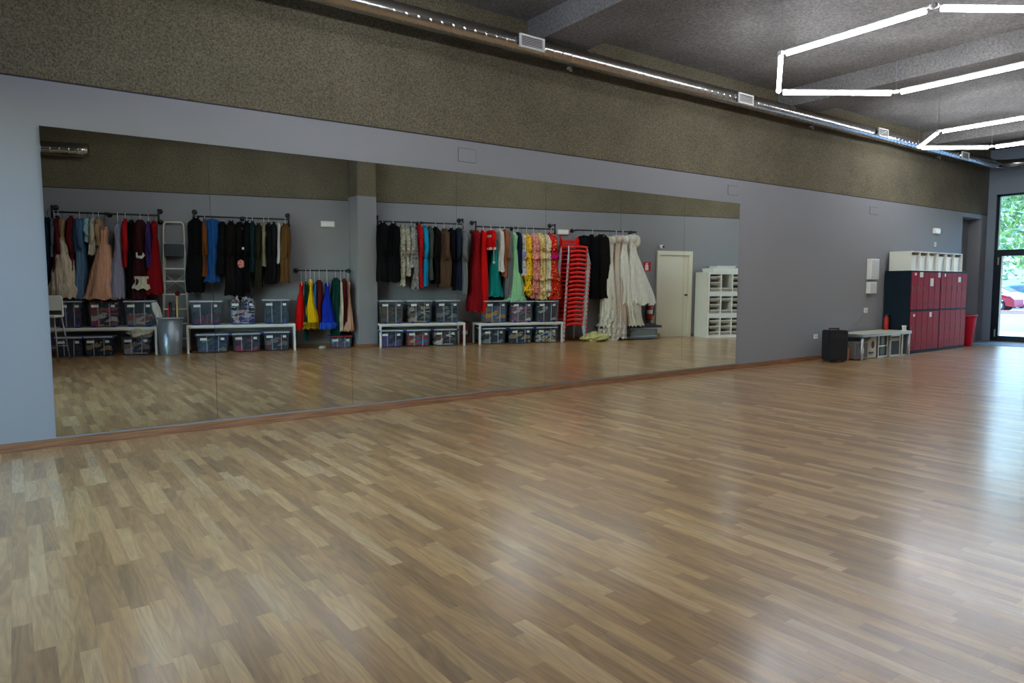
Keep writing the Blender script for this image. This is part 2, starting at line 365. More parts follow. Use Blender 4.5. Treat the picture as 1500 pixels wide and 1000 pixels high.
# ------------------------------------------------------------------ hexagonal tube lights
def hexlight(cx, cyy, a, b, c, z, label, anchors=True):
    t = thing('hexagonal_tube_light', label, 'light', (cx, cyy, z), 0, 'hexagonal tube lights')
    V = [Vector(v) for v in ((-a, -b, 0), (-a, b, 0), (0, c, 0), (a, b, 0), (a, -b, 0), (0, -c, 0))]
    for k in range(6):
        p, q = V[k], V[(k+1) % 6]; d = (q-p).normalized()
        m = MB(); m.tube([p+d*.075, q-d*.075], .026, 10); m.build('light_tube', M_TUBE, t, True)
        h = MB(); h.tube([p+d*.055+Vector((0, 0, .035)), q-d*.055+Vector((0, 0, .035))], .016, 8); h.build('light_batten', M_WHITEPL, t, True)
    for v in V:
        m = MB(); m.lathe([(.02, .0), (.04, .01), (.04, .04), (.02, .05)], 10, (v.x, v.y)); m.build('connector', M_WHITEPL, t)
        w = MB(); w.tube([v+Vector((0, 0, .04)), v+Vector((0, 0, HC-z-.012 if not (any(q < cx+v.x < q+.74 for q in (0, 5.3, 10.6, 15.9))) else 4.33-z-.012))], .003, 5); w.build('suspension_wire', M_GREYMETAL, t)
    return t
hexlight(8.645, 3.97, 1.36, .813, 1.731, 4.0, 'larger hanging hexagon of white tubes below the ceiling')
hexlight(14.25, 4.865, 1.143, .66, 1.484, 4.0, 'smaller hanging hexagon of white tubes nearer the glass entrance')
hexlight(2.68, 3.72, 1.36, .813, 1.731, 4.0, 'hanging hexagon of white tubes beside the left end wall')

# ------------------------------------------------------------------ ventilation duct
def duct(name, label, pts, r, seam, grilles, brackets):
    t = thing(name, label, 'ventilation duct', (0, 0, 0))
    P = [Vector(p) for p in pts]
    # rings: raise only the two middle points of every seam
    rr = []; fine = [P[0]]; rr = [r]
    for a, b in zip(P, P[1:]):
        L_ = (b-a).length; n = max(1, int(L_/seam)); d = (b-a).normalized()
        for k in range(1, n+1):
            e = a.lerp(b, k/n)
            if k < n: fine += [e-d*.016, e-d*.010, e-d*.004, e+d*.004, e+d*.010, e+d*.016]; rr += [r, r, r+.005, r+.005, r, r]
            else: fine.append(e); rr.append(r)
    m = MB(); m.tube(fine, rr, 28); o = m.build('duct_pipe', M_GALV, t, True)
    for (x, y, z, rz) in grilles:
        g = MB(); w, h = .36, .15
        g.box(-w/2, w/2, -.02, .004, -h/2, -h/2+.022); g.box(-w/2, w/2, -.02, .004, h/2-.022, h/2); g.box(-w/2, -w/2+.022, -.02, .004, -h/2+.022, h/2-.022); g.box(w/2-.022, w/2, -.02, .004, -h/2+.022, h/2-.022)
        go = g.build('vent_grille', M_WHITEPL, t, loc=(x, y, z), rz=rz); tag(go, 'white louvred air grille')
        lv = MB()
        for k in range(5):
            zz = -h/2+.038+k*.0185; lv.box(-w/2+.022, w/2-.022, -.012, -.004, zz-.003, zz+.003)
        lv.build('louvre', M_WHITEPL, go)
        bk = MB(); bk.box(-w/2+.02, w/2-.02, .002, .012, -h/2+.02, h/2-.02); bk.build('grille_backing', M_BLACK, go)
        nk = MB(); nk.box(-w/2+.03, w/2-.03, .012, .09, -h/2+.03, h/2-.03); nk.build('duct_neck', M_GALV, t, loc=(x, y, z), rz=rz)
    for (x, y0, y1, z) in brackets:
        b = MB(); b.box(x-.015, x+.015, y0, y1, z-.012, z+.012); b.box(x-.02, x+.02, y0-.0, y0+.012, z-.05, z+.012); b.build('wall_bracket', M_WHITEPL, t)
    return t
DY, DZ, DR = 6.66, 4.19, .10
pts = [(XL+.02, DY, DZ), (18.55, DY, DZ)]+[(18.55+.5*sin(a), DY-.5+.5*cos(a), DZ) for a in [pi/2*k/8 for k in range(1, 9)]]+[(19.05, 3.75, DZ)]
duct('ventilation_duct', 'round galvanised duct along the mirror wall turning at the glass end', pts, DR, .14,
     [(5.02, DY-.125, DZ-.015, 0), (9.07, DY-.125, DZ-.03, 0), (13.24, DY-.125, DZ, 0), (16.83, DY-.125, DZ-.03, 0)],
     [(5.96, 6.93, 7.0, 4.17), (11.58, 6.93, 7.0, 4.17), (16.6, 6.93, 7.0, 4.17)])
q0, q1 = WF(.3, .28), WF(5.2, .28)
duct('ventilation_duct', 'round galvanised duct on the clothes rail wall above the tulle dresses', [WF(-1.8, .28, 3.72), WF(1.35, .28, 3.72)], .12, .14, [], [])

# ------------------------------------------------------------------ fittings on the mirror wall
def wallbox(name, label, cat, x, z, w, h, d, m, bev=.008, group=None):
    t = MB(); t.box(-w/2, w/2, -d, 0, -h/2, h/2, bev); o = t.build(name, m, loc=(x, D, z)); tag(o, label, cat, group); return o
def emergency(loc, rz, label):
    t = thing('emergency_light', label, 'emergency light', loc, rz, 'emergency lights')
    m = MB(); m.box(-.14, .14, -.05, 0, -.06, .06, .01); m.build('housing', M_WHITEPL, t)
    m = MB(); m.box(-.12, .12, -.058, -.049, -.045, .03, .004); m.build('diffuser', mat('diffuser', '#f4f4f0', rough=.3), t); return t
emergency((16.62, D, 2.565), 0, 'white emergency light high on the wall above the red lockers')
def panelbox(x, z, w, h, d, label):
    t = thing('electrical_panel', label, 'electrical panel', (x, D, z), 0, 'electrical panels beside the lockers')
    m = MB(); m.box(-w/2, w/2, -d, 0, -h/2, h/2, .012); m.build('housing', M_WHITEPL, t)
    m = MB(); m.box(-w/2+.02, w/2-.02, -d-.008, -d+.002, -h/2+.03, h/2-.03, .004); m.build('cover_flap', mat('cover_flap', '#cfd2d2', rough=.3), t); return t
panelbox(13.86, 1.69, .32, .41, .09, 'tall white electrical panel on the wall before the lockers')
panelbox(13.83, 1.325, .28, .23, .08, 'small cream electrical panel below the tall one')
def plate(x, z, w, h, label, holes):
    t = thing('wall_socket' if holes else 'wall_switch', label, 'socket' if holes else 'switch', (x, D, z))
    m = MB(); m.box(-w/2, w/2, -.012, 0, -h/2, h/2, .003); m.build('cover_plate', M_WHITEPL, t)
    m = MB()
    if holes: m.lathe([(.022, 0), (.022, .004)], 14); bmesh.ops.rotate(m.bm, verts=m.bm.verts[:], cent=(0, 0, 0), matrix=Matrix.Rotation(pi/2, 3, 'X')); bmesh.ops.translate(m.bm, verts=m.bm.verts[:], vec=(0, -.010, 0))
    else: m.box(-.025, .025, -.018, -.01, -.03, .03, .003)
    m.build('socket_insert' if holes else 'rocker', mat('insert', '#b9b7ae', rough=.4), t); return t
plate(11.94, .435, .12, .085, 'white wall socket low between the mirror and the speaker', True)
plate(13.71, .875, .14, .10, 'white wall socket below the cream electrical panel', True)
plate(16.62, 2.275, .10, .09, 'small white switch between emergency light and shelf units', False)
for x, z, w, h, l in ((4.40, 2.895, .24, .15, 'flush grey access cover above the middle of the mirror'), (9.41, 2.885, .25, .14, 'flush grey access cover above the far mirror edge'), (13.9, 2.84, .33, .14, 'flush grey access cover above the electrical panels')):
    t = thing('access_cover', l, 'access cover', (x, D, z), 0, 'flush access covers')
    m = MB(); m.box(-w/2, w/2, -.006, 0, -h/2, h/2, .002); m.build('cover_plate', M_WALL, t)
    m = MB()
    for a in ((-w/2-.004, -w/2, -h/2, h/2), (w/2, w/2+.004, -h/2, h/2), (-w/2-.004, w/2+.004, -h/2-.004, -h/2), (-w/2-.004, w/2+.004, h/2, h/2+.004)): m.box(a[0], a[1], -.003, 0, a[2], a[3])
    m.build('cover_joint', M_SHADOWGAP, t)

# ------------------------------------------------------------------ lockers by the entrance
def locker(x0, label, papers):
    W_, H_, DP = 1.30, 1.66, .50; yf = D-.03-DP
    t = thing('locker_bank', label, 'lockers', (x0, D-.03, 0), 0, 'red locker banks')
    b = MB(); b.box(0, W_, -DP+.02, 0, 0, H_); b.box(0, W_, -DP, -DP+.02, 0, .06); b.box(0, W_, -DP, -DP+.02, .845, .88); b.box(0, W_, -DP, -DP+.02, H_-.03, H_)
    b.box(0, .012, -DP, -DP+.02, .06, H_-.03); b.box(W_-.012, W_, -DP, -DP+.02, .06, H_-.03); b.build('carcass', M_LOCKBODY, t)
    cw = (W_-.03)/5
    for k in range(5):
        for tier, (z0, z1) in enumerate(((.065, .84), (.885, H_-.035))):
            d = MB(); d.box(.015+k*cw+.004, .015+(k+1)*cw-.004, -DP-.008, -DP+.018, z0, z1, .004)
            for zz in (z0+.07, z0+.09, z0+.11): pass
            do = d.build('locker_door', M_LOCKRED, t)
            h = MB(); h.box(.015+k*cw+.022, .015+k*cw+.034, -DP-.02, -DP-.006, (z0+z1)/2-.02, (z0+z1)/2+.10, .003); h.build('handle', mat('brass_handle', '#7d5a50', rough=.5), do)
            v = MB()
            for q in range(4): v.box(.015+k*cw+.09, .015+(k+1)*cw-.09, -DP-.010, -DP-.006, z0+.05+q*.03, z0+.058+q*.03)
            v.build('door_vent', M_LOCKBODY, do)
            for (pk, pt, px, pz, pw, ph) in papers:
                if pk == k and pt == tier:
                    p_ = MB(); p_.box(.015+k*cw+px-pw/2, .015+k*cw+px+pw/2, -DP-.011, -DP-.007, pz-ph/2, pz+ph/2); p_.build('paper_label', M_PAPER, do)
    return t
locker(14.39, 'bank of red two-tier lockers beside the low equipment table', [(0, 1, .16, 1.59, .08, .05), (1, 1, .16, 1.58, .14, .10), (3, 1, .12, 1.43, .14, .16), (4, 1, .2, 1.58, .1, .1), (0, 0, .16, .77, .08, .05), (3, 0, .12, .77, .1, .1)])
locker(15.70, 'bank of red two-tier lockers beside the red waste bin', [(0, 1, .18, 1.58, .06, .06), (3, 1, .12, 1.49, .12, .11)])
def cubby(x0, label):
    t = thing('cube_shelf', label, 'shelf unit', (x0, D-.06, 1.66), 0, 'white cube shelves on the lockers')
    W_, H_, DP, T_ = 1.18, .39, .42, .022; b = MB()
    b.box(0, W_, -DP, 0, 0, T_); b.box(0, W_, -DP, 0, H_-T_, H_); b.box(0, T_, -DP, 0, T_, H_-T_); b.box(W_-T_, W_, -DP, 0, T_, H_-T_); b.box(T_, W_-T_, -.012, 0, T_, H_-T_)
    b.build('carcass', M_WHITE, t); cw = (W_-2*T_)/3
    for k in (1, 2):
        d = MB(); d.box(T_+k*cw-.012, T_+k*cw+.012, -DP, -.012, T_, H_-T_); d.build('divider', M_WHITE, t)
    return t
cubby(14.47, 'white three-cube shelf on top of the locker bank beside the table')
cubby(15.67, 'white three-cube shelf on top of the locker bank beside the bin')
M_PALE = clear_plastic('pale_bin', '#d7dbdf', .92, rough=.35)
wh = ['first', 'second', 'third']
for u, x0 in enumerate((14.47, 15.67)):
    for k in range(3):
        cw = (1.18-.044)/3; xc = x0+.022+(k+.5)*cw
        m = MB(); w = cw/2-.03
        m.rings([[(-w*.95, -.16, 0), (w*.95, -.16, 0), (w*.95, .16, 0), (-w*.95, .16, 0)], [(-w, -.17, .27), (w, -.17, .27), (w, .17, .27), (-w, .17, .27)]])
        t = thing('storage_bin', 'pale storage bin in the %s cube of the shelf %s' % (wh[k], 'above the table-side lockers' if u == 0 else 'above the bin-side lockers'), 'storage bin', (xc, D-.27, 1.684), 0, 'pale bins in the white cubes')
        m.build('tub', M_PALE, t); l = MB(); l.box(-w-.008, w+.008, -.178, .178, .27, .285, .004); l.build('lid', M_WHITEPL, t)

def waste_bin(loc, label, m_, r0_, r1_, h, rimc):
    t = thing('waste_bin', label, 'bin', loc)
    b = MB(); b.lathe([(r0_*.98, 0), (r0_, .01), (r1_, h), (r1_-.008, h), (r0_-.008, .02)], 28); b.build('bin_body', m_, t, True)
    b = MB(); b.rings([[(r*cos(2*pi*q/28), r*sin(2*pi*q/28), z) for q in range(28)] for r, z in ((r1_, h-.03), (r1_+.015, h-.025), (r1_+.015, h+.008), (r1_-.008, h+.008))], False, False); b.build('rim', rimc, t, True)
    return t
waste_bin((17.42, 6.60, 0), 'tall red waste bin beside the red lockers', mat('bin_red', '#a81328', rough=.7, spec=.12), .15, .22, .70, mat('bin_red_rim', '#c4414e', rough=.5))

# ------------------------------------------------------------------ equipment table and amplifiers
TX0, TX1, TY0, TY1, TH = 12.45, 14.30, 6.36, 6.92, .48
t = thing('equipment_table', 'low pale-topped table with grey steel legs beside the lockers', 'table', ((TX0+TX1)/2, (TY0+TY1)/2, 0))
hx, hy = (TX1-TX0)/2, (TY1-TY0)/2
m = MB(); m.box(-hx, hx, -hy, hy, TH-.02, TH, .004); m.build('tabletop', mat('table_top', '#cfc9b0', rough=.4), t)
m = MB(); m.box(-hx, hx, -hy-.012, -hy, TH-.055, TH-.002); m.box(-hx, hx, hy, hy+.012, TH-.055, TH-.002); m.box(-hx-.012, -hx, -hy, hy, TH-.055, TH-.002); m.box(hx, hx+.012, -hy, hy, TH-.055, TH-.002); m.build('apron', M_GREYMETAL, t)
for sx in (-1, 1):
    for sy in (-1, 1):
        m = MB(); m.tube([(sx*(hx-.03), sy*(hy-.03), 0), (sx*(hx-.03), sy*(hy-.03), TH-.02)], .026, 12); m.build('leg', M_ALU, t, True)
pt = thing('crumpled_paper', 'crumpled white paper on the locker end of the table', 'paper', (14.18, 6.44, TH))
m = MB(); m.rings([[(.07*cos(a)*random.uniform(.6, 1), .05*sin(a)*random.uniform(.6, 1), z) for a in [2*pi*q/9 for q in range(9)]] for z in (0, .05, .1)]); m.build('sheet', M_PAPER, pt)

def speaker():
    t = thing('loudspeaker', 'black upright loudspeaker on the floor beside the equipment table', 'loudspeaker', (11.93, 6.62, 0), R(-28)); t.scale = (.93, .93, .95)
    m = MB(); m.prism([(-.2, -.17), (.2, -.17), (.155, .16), (-.155, .16)], .03, .60, 'z'); bmesh.ops.bevel(m.bm, geom=m.bm.edges[:], offset=.02, segments=2, affect='EDGES'); m.build('cabinet', M_BLACKPL, t)
    g = MB(); g.box(-.175, .175, -.185, -.165, .06, .42, .01); g.build('woofer_grille', mat('speaker_grille', '#0c0c0e', rough=.7, bump=.3, bscale=300), t)
    h = MB(); h.prism([(-.14, .45), (.14, .45), (.11, .54), (-.11, .54)], -.18, -.168); h.build('horn', mat('horn_black', '#222327', rough=.4), t)
    a = MB(); a.tube([(-.1, 0, .58), (-.1, 0, .63), (.1, 0, .63), (.1, 0, .58)], .015, 8); a.build('carry_handle', M_BLACKPL, t)
    for sx in (-.14, .14):
        f = MB(); f.lathe([(.025, 0), (.025, .035)], 10, (sx, -.1)); f.build('foot', M_BLACK, t); f = MB(); f.lathe([(.025, 0), (.025, .035)], 10, (sx*.8, .1)); f.build('foot', M_BLACK, t)
speaker()
o = MB(); o.box(-.045, .045, -.09, .09, 0, .23, .006); tag(o.build('wooden_box', mat('orange_wood', '#a65a28', rough=.5, noise=.2), loc=(12.27, 6.62, 0)), 'narrow orange-brown wooden box standing between speaker and table leg', 'box')
# grey combo amplifier
t = thing('guitar_amplifier', 'grey speaker amplifier at the loudspeaker end under the table', 'amplifier', (12.62, 6.58, 0), R(-12))
m = MB(); m.box(-.17, .17, -.13, .13, .015, .34, .015); m.build('cabinet', mat('amp_grey', '#83847f', rough=.6), t)
m = MB(); m.box(-.145, .145, -.137, -.125, .05, .31, .006); m.build('speaker_grille', mat('amp_cloth', '#6b6d6b', rough=.9, bump=.2, bscale=150), t)
m = MB(); m.box(-.05, .05, -.142, -.134, .12, .22, .004); m.box(-.03, .03, -.146, -.140, .145, .195, .003); m.build('emblem', M_PAPER, t)
for sx in (-.13, .13): m = MB(); m.box(sx-.02, sx+.02, -.1, .1, 0, .02); m.build('foot', M_BLACK, t)
# pale panel with a dark sound hole
t = thing('guitar_amplifier', 'white acoustic box with dark oval sound hole under the table', 'amplifier', (13.0, 6.56, 0), R(-6))
m = MB(); m.prism([(-.20, .01), (.17, .01), (.17, .40), (.0, .40), (-.13, .32), (-.20, .24)], -.08, .12); bmesh.ops.bevel(m.bm, geom=m.bm.edges[:], offset=.01, segments=2, affect='EDGES'); m.build('cabinet', mat('amp_white', '#c3c1b6', rough=.6), t)
m = MB(); m.rings([[(.05+.045*cos(2*pi*q/18), y, .26+.07*sin(2*pi*q/18)) for q in range(18)] for y in (-.078, -.086)]); m.build('sound_hole', M_BLACK, t)
m = MB(); m.box(-.08, .08, -.086, -.078, .10, .125); m.box(-.06, .06, -.087, -.079, .08, .092); m.build('badge', mat('badge_dark', '#4b4a48'), t)
# framed dark case
t = thing('flight_case', 'black case with pale metal frame and double cut-out under the table', 'flight case', (13.46, 6.6, 0), 0)
m = MB(); m.box(-.17, .17, -.1, .12, .02, .41, .006); m.build('case_body', mat('case_black', '#1b1d20', rough=.6), t)
m = MB(); m.box(-.19, -.165, -.115, .125, .0, .43); m.box(.165, .19, -.115, .125, .0, .43); m.box(-.165, .165, -.115, .125, .405, .43); m.box(-.165, .165, -.115, .125, 0, .025); m.box(-.165, .165, -.108, -.098, .20, .225); m.build('metal_frame', mat('pale_metal', '#bdbbb4', rough=.4, metal=.4), t)
for z in (.12, .31):
    m = MB(); m.rings([[((.10 if z < .2 else .08)*cos(2*pi*q/20), y, z+.08*sin(2*pi*q/20)) for q in range(20)] for y in (-.098, -.106)]); m.build('round_cutout', mat('cutout', '#2e2f33', rough=.5), t)
# small amp with metal corners
t = thing('guitar_amplifier', 'black amplifier with pale corners and control strip under the table', 'amplifier', (13.86, 6.55, 0), R(-5))
m = MB(); m.box(-.16, .16, -.1, .12, .02, .40, .01); m.build('cabinet', mat('case_black', '#1b1d20'), t)
m = MB(); m.box(-.13, .13, -.108, -.098, .05, .26, .004); m.build('speaker_grille', mat('amp_dark_cloth', '#3a4148', rough=.9), t)
m = MB(); m.box(-.14, .14, -.108, -.098, .29, .35, .003); m.build('control_strip', mat('control_strip', '#8c8489', rough=.4), t)
m = MB()
for x in (-.165, .145):
    m.box(x, x+.02, -.112, .125, .0, .42)
m.box(-.145, .145, -.112, -.1, .385, .42); m.box(-.145, .145, -.112, -.1, 0, .03); m.build('metal_edges', mat('pale_metal', '#bdbbb4'), t)
# large dark flight case
t = thing('flight_case', 'dark blue-grey flight case at the locker end under the table', 'flight case', (14.17, 6.62, 0), 0)
m = MB(); m.box(-.10, .10, -.2, .2, .015, .42, .004); m.build('case_body', mat('case_blue', '#232c37', rough=.5), t)
m = MB()
for x in (-.112, .09):
    for y in (-.212, .19): m.box(x, x+.022, y, y+.022, 0, .435)
for z in (0, .413):
    for y in (-.212, .19): m.box(-.09, .09, y, y+.022, z, z+.022)
    for x in (-.112, .09): m.box(x, x+.022, -.19, .19, z, z+.022)
m.build('metal_edges', mat('pale_metal', '#bdbbb4'), t)

def extinguisher(loc, rz, label, s=1.0, band=True):
    t = thing('fire_extinguisher', label, 'fire extinguisher', loc, rz, 'fire extinguishers')
    m = MB(); m.lathe([(.055*s, 0), (.062*s, .015*s), (.062*s, .30*s), (.05*s, .345*s), (.022*s, .37*s), (.018*s, .40*s)], 20); m.build('cylinder_body', M_EXT, t, True)
    m = MB(); m.box(-.012*s, .012*s, -.06*s, .03*s, .40*s, .425*s); m.box(-.012*s, .012*s, -.09*s, .02*s, .44*s, .45*s); m.build('valve_lever', M_BLACK, t)
    m = MB(); m.tube([(.015*s, 0, .41*s), (.09*s, 0, .43*s), (.12*s, 0, .34*s), (.10*s, 0, .15*s), (.08*s, 0, .08*s)], [.009*s, .009*s, .009*s, .01*s, .014*s], 8); m.build('hose', M_BLACK, t, True)
    if band:
        m = MB(); m.lathe([(.0635*s, .14*s), (.0635*s, .22*s)], 20, cap0=False, cap1=False); m.build('label_band', M_PAPER, t, True)
    return t
extinguisher((14.2, 6.80, TH), 0, 'red fire extinguisher against the dark locker side on the table', .72, False)

# ================================================================== opposite wall (seen in the mirror)
extinguisher(WF(8.52, .12, .07), AL, 'red fire extinguisher between two storage benches')
extinguisher(WF(13.34, .13, .45), AL, 'red fire extinguisher by the white door', 1.15)
emergency(WF(5.57, 0, 2.565), AL+pi, 'white emergency light high above the low dress rail')
emergency(WF(10.975, 0, 2.56), AL+pi, 'white emergency light between flamenco rail and chair stack')

# ---- pipe rails
def rail(s0, s1, z, label, posts=True, off=.30, mid=True):
    t = thing('clothes_rail', label, 'clothes rail', WF(s0, 0, 0), AL, 'black pipe clothes rails'); L_ = s1-s0
    m = MB(); m.tube([(0, off, z), (L_, off, z)], .016, 10); m.build('rail_pipe', M_BLACK, t, True)
    ends = [(0, True), (L_, True)]
    for x, _ in ends:
        m = MB()
        if posts:
            m.tube([(x, off, z-.11), (x, off, z+.12)], .019, 10); m.tube([(x, 0, z+.10), (x, off, z+.10)], .017, 10); m.tube([(x, 0, z-.10), (x, off, z-.10)], .017, 10)
        else:
            m.tube([(x, 0, z), (x, off, z)], .017, 10)
        m.build('support_arm', M_BLACK, t, True)
        for dz in ((.10, -.10) if posts else (0,)):
            f = MB(); f.tube([(x, 0, z+dz), (x, .012, z+dz), (x, .03, z+dz)], [.05, .05, .026], 14); f.build('wall_flange', M_BLACK, t, True)
    if mid:
        m = MB(); m.tube([(L_/2, .0, z), (L_/2, .03, z), (L_/2, off, z)], [.05, .018, .018], 10); m.tube([(L_/2-.04, off, z), (L_/2+.04, off, z)], .026, 10); m.build('support_arm', M_BLACK, t, True)
    return t
RZ = {1: 2.60, 2: 2.61, 0: 1.60, 3: 2.64, 4: 2.60, 5: 2.60}
rail(.74, 2.45, 2.60, 'black pipe rail holding tulle dresses beside the stepladder')
rail(3.05, 4.78, 2.61, 'black pipe rail crowded with dark coats')
rail(4.92, 5.98, 1.60, 'low black pipe rail of short bright dresses', posts=False, mid=False)
rail(6.56, 8.42, 2.64, 'black pipe rail starting beside the concrete column')
rail(8.72, 10.64, 2.60, 'black pipe rail of flamenco dresses')
rail(11.22, 12.80, 2.60, 'black pipe rail of ivory bridal gowns', posts=False, mid=False)

# ---- cloth materials
for n_, c_, sh in (('navy', '#1b2437', 0), ('greyblue', '#5b6873', 0), ('burgundy', '#5a1726', 0), ('maroon', '#5f1a1e', 0), ('maroondark', '#3a161b', 0), ('creamtulle', '#e0cfb6', .10),
    ('denim', '#4d6a8c', 0), ('denimskirt', '#5f7f9d', 0), ('aqua', '#9cc6cb', 0), ('creamcloth', '#cfc5ae', 0), ('tan', '#a78a69', 0), ('peachtulle', '#e2aa8c', .10), ('lilactulle', '#a29fb6', .15),
    ('red', '#b5191d', 0), ('black', '#0d0d0f', 0), ('blackbrown', '#15110f', 0), ('charcoal', '#1c1c20', 0), ('purple', '#3e2a62', 0), ('deepred', '#8c1017', 0), ('orangebrown', '#7a4520', 0),
    ('blue', '#1d4f8c', 0), ('darkteal', '#15282c', 0), ('darkolive', '#2a271b', 0), ('beige', '#8d8267', 0), ('white', '#dedbd2', 0), ('brown', '#6a4a26', 0), ('brightred', '#d8100f', 0), ('darkgreen', '#0f3b34', 0),
    ('yellow', '#e8b90c', 0), ('midblue', '#2b78b8', 0), ('royal', '#1630a8', 0), ('royalhem', '#2a56c4', 0), ('blush', '#d9a78d', 0), ('cyan', '#1597c9', 0), ('greygreen', '#4a5048', 0), ('leather', '#5a4433', 0),
    ('grey', '#77797b', 0), ('teal', '#0d8077', 0), ('brown2', '#94583a', 0), ('mint', '#9bd3a0', 0), ('magenta', '#c21a70', 0), ('ivory', '#fbf6e8', 0), ('ivorypink', '#e6d3c2', 0), ('ivoryruff', '#f4ecd8', 0),
    ('lilac', '#8f8fc8', 0), ('goldbodice', '#a98a5d', 0), ('yellowhem', '#9a7410', 0), ('butter', '#d8d08a', 0)):
    cloth(n_, c_, sh)
floral('camo', '#a8a293', ['#5e594c', '#d3cfc2', '#847c6a'], 26); floral('greycamo', '#8f8e8b', ['#5e5c5a', '#bcbab5'], 26)
floral('flyellow', '#e8b41e', ['#c2371b', '#e8b41e', '#4d6b2a', '#f1d04a'], 30); floral('flpink', '#d98a7e', ['#a8362c', '#e9c0a5', '#c0625a'], 30)
floral('flcream', '#e4c983', ['#c78a2c', '#efe2b8', '#b85f3a'], 30); floral('flwhite', '#dccfb4', ['#b8986a', '#efe8d6', '#c7a24a'], 30); floral('flred', '#c9201c', ['#e0a52c', '#e2532a', '#8f1420'], 30)
floral('stripe', '#cfcbc2', ['#8f9fb5', '#cfcbc2', '#b9a37c'], 18)
CM = lambda n: MATS['cloth_'+n]

def garment_rings(zt, zb, prof, folds, seed, lean=0., nz=18, nseg=44, hem=.0):
    """prof(t) -> (width along rail, depth, ripple)."""
    rnd = random.Random(seed); ph = [rnd.uniform(0, 6.28) for _ in range(4)]; rings = []
    for i in range(nz+1):
        t = i/nz; w, d, a = prof(t); r = []
        for q in range(nseg):
            th = 2*pi*q/nseg; c, s_ = cos(th), sin(th)
            ex = 2/2.6; x = abs(c)**ex*(1 if c >= 0 else -1)*w/2; y = abs(s_)**ex*(1 if s_ >= 0 else -1)*d/2
            k = 1+a*(.65*sin(folds*th+ph[0]+.6*sin(3*t+ph[2]))+.35*sin((folds*2+1)*th+ph[1]+t*2))
            z = zt+(zb-zt)*t
            if i == nz and hem: z += hem*sin(folds*th+ph[3])
            wm = min(w, .16); wob = .10*wm*t*sin(4.2*t+ph[3])+.05*wm*sin(9*t+ph[1])
            r.append((x*k*(1+.10*sin(7*t+ph[2])*t)+lean*t+wob, y*k+.012*sin(6*t+ph[2]), z))
        rings.append(r)
    return rings
def smooth(a, b, x): x = max(0, min(1, (x-a)/(b-a))); return x*x*(3-2*x)
def hanger(t, zt, zr, w, mat_):
    h = MB(); R0 = .02
    pts = [(0, R0*cos(a), zr+R0*sin(a)) for a in [R(-10)+k*R(220)/7 for k in range(8)]]
    h.tube([(0, 0, zt+.03)]+[(0, .0, zr-.05)]+[(0, p[1], p[2]) for p in pts], .004, 6)
    h.tube([(0, -w/2, zt-.06), (0, -.02, zt+.01), (0, .02, zt+.01), (0, w/2, zt-.06)], .006, 6)
    h.build('hanger', mat_, t)
def flower(t, x, y, z, r, m, name):
    b = MB()
    for k in range(5):
        a = 2*pi*k/5; b.add(blob(r*.55, (x+r*.6*cos(a), y, z+r*.5*sin(a))))
    b.add(blob(r*.5, (x, y+.01, z))); b.build(name, m, t, True)
def blob(r, c, sq=(1, .5, 1)):
    t = bmesh.new(); bmesh.ops.create_icosphere(t, subdivisions=2, radius=r)
    for v in t.verts: v.co = Vector((v.co.x*sq[0]+c[0], v.co.y*sq[1]+c[1], v.co.z*sq[2]+c[2]))
    return t
def sleeve(t, x, yy, ztop, L_, r, m, seed):
    rnd = random.Random(seed); s_ = 1 if yy > 0 else -1
    pts = [(x, yy-.10*s_, ztop), (x+rnd.uniform(-.01, .01), yy-.01*s_, ztop-.10), (x+rnd.uniform(-.015, .02), yy+.02*s_, ztop-.3*L_), (x+rnd.uniform(-.02, .02), yy+.03*s_, ztop-.62*L_), (x+rnd.uniform(-.03, .03), yy+.02*s_, ztop-L_)]
    b = MB(); b.tube(pts, [r*1.05, r*1.1, r, r*.9, r*.85], 12); b.build('sleeve', m, t, True)
FULL = {0: 1.25, 1: 1.32, 2: 1.42, 3: 1.4, 4: 1.38, 5: 1.4}
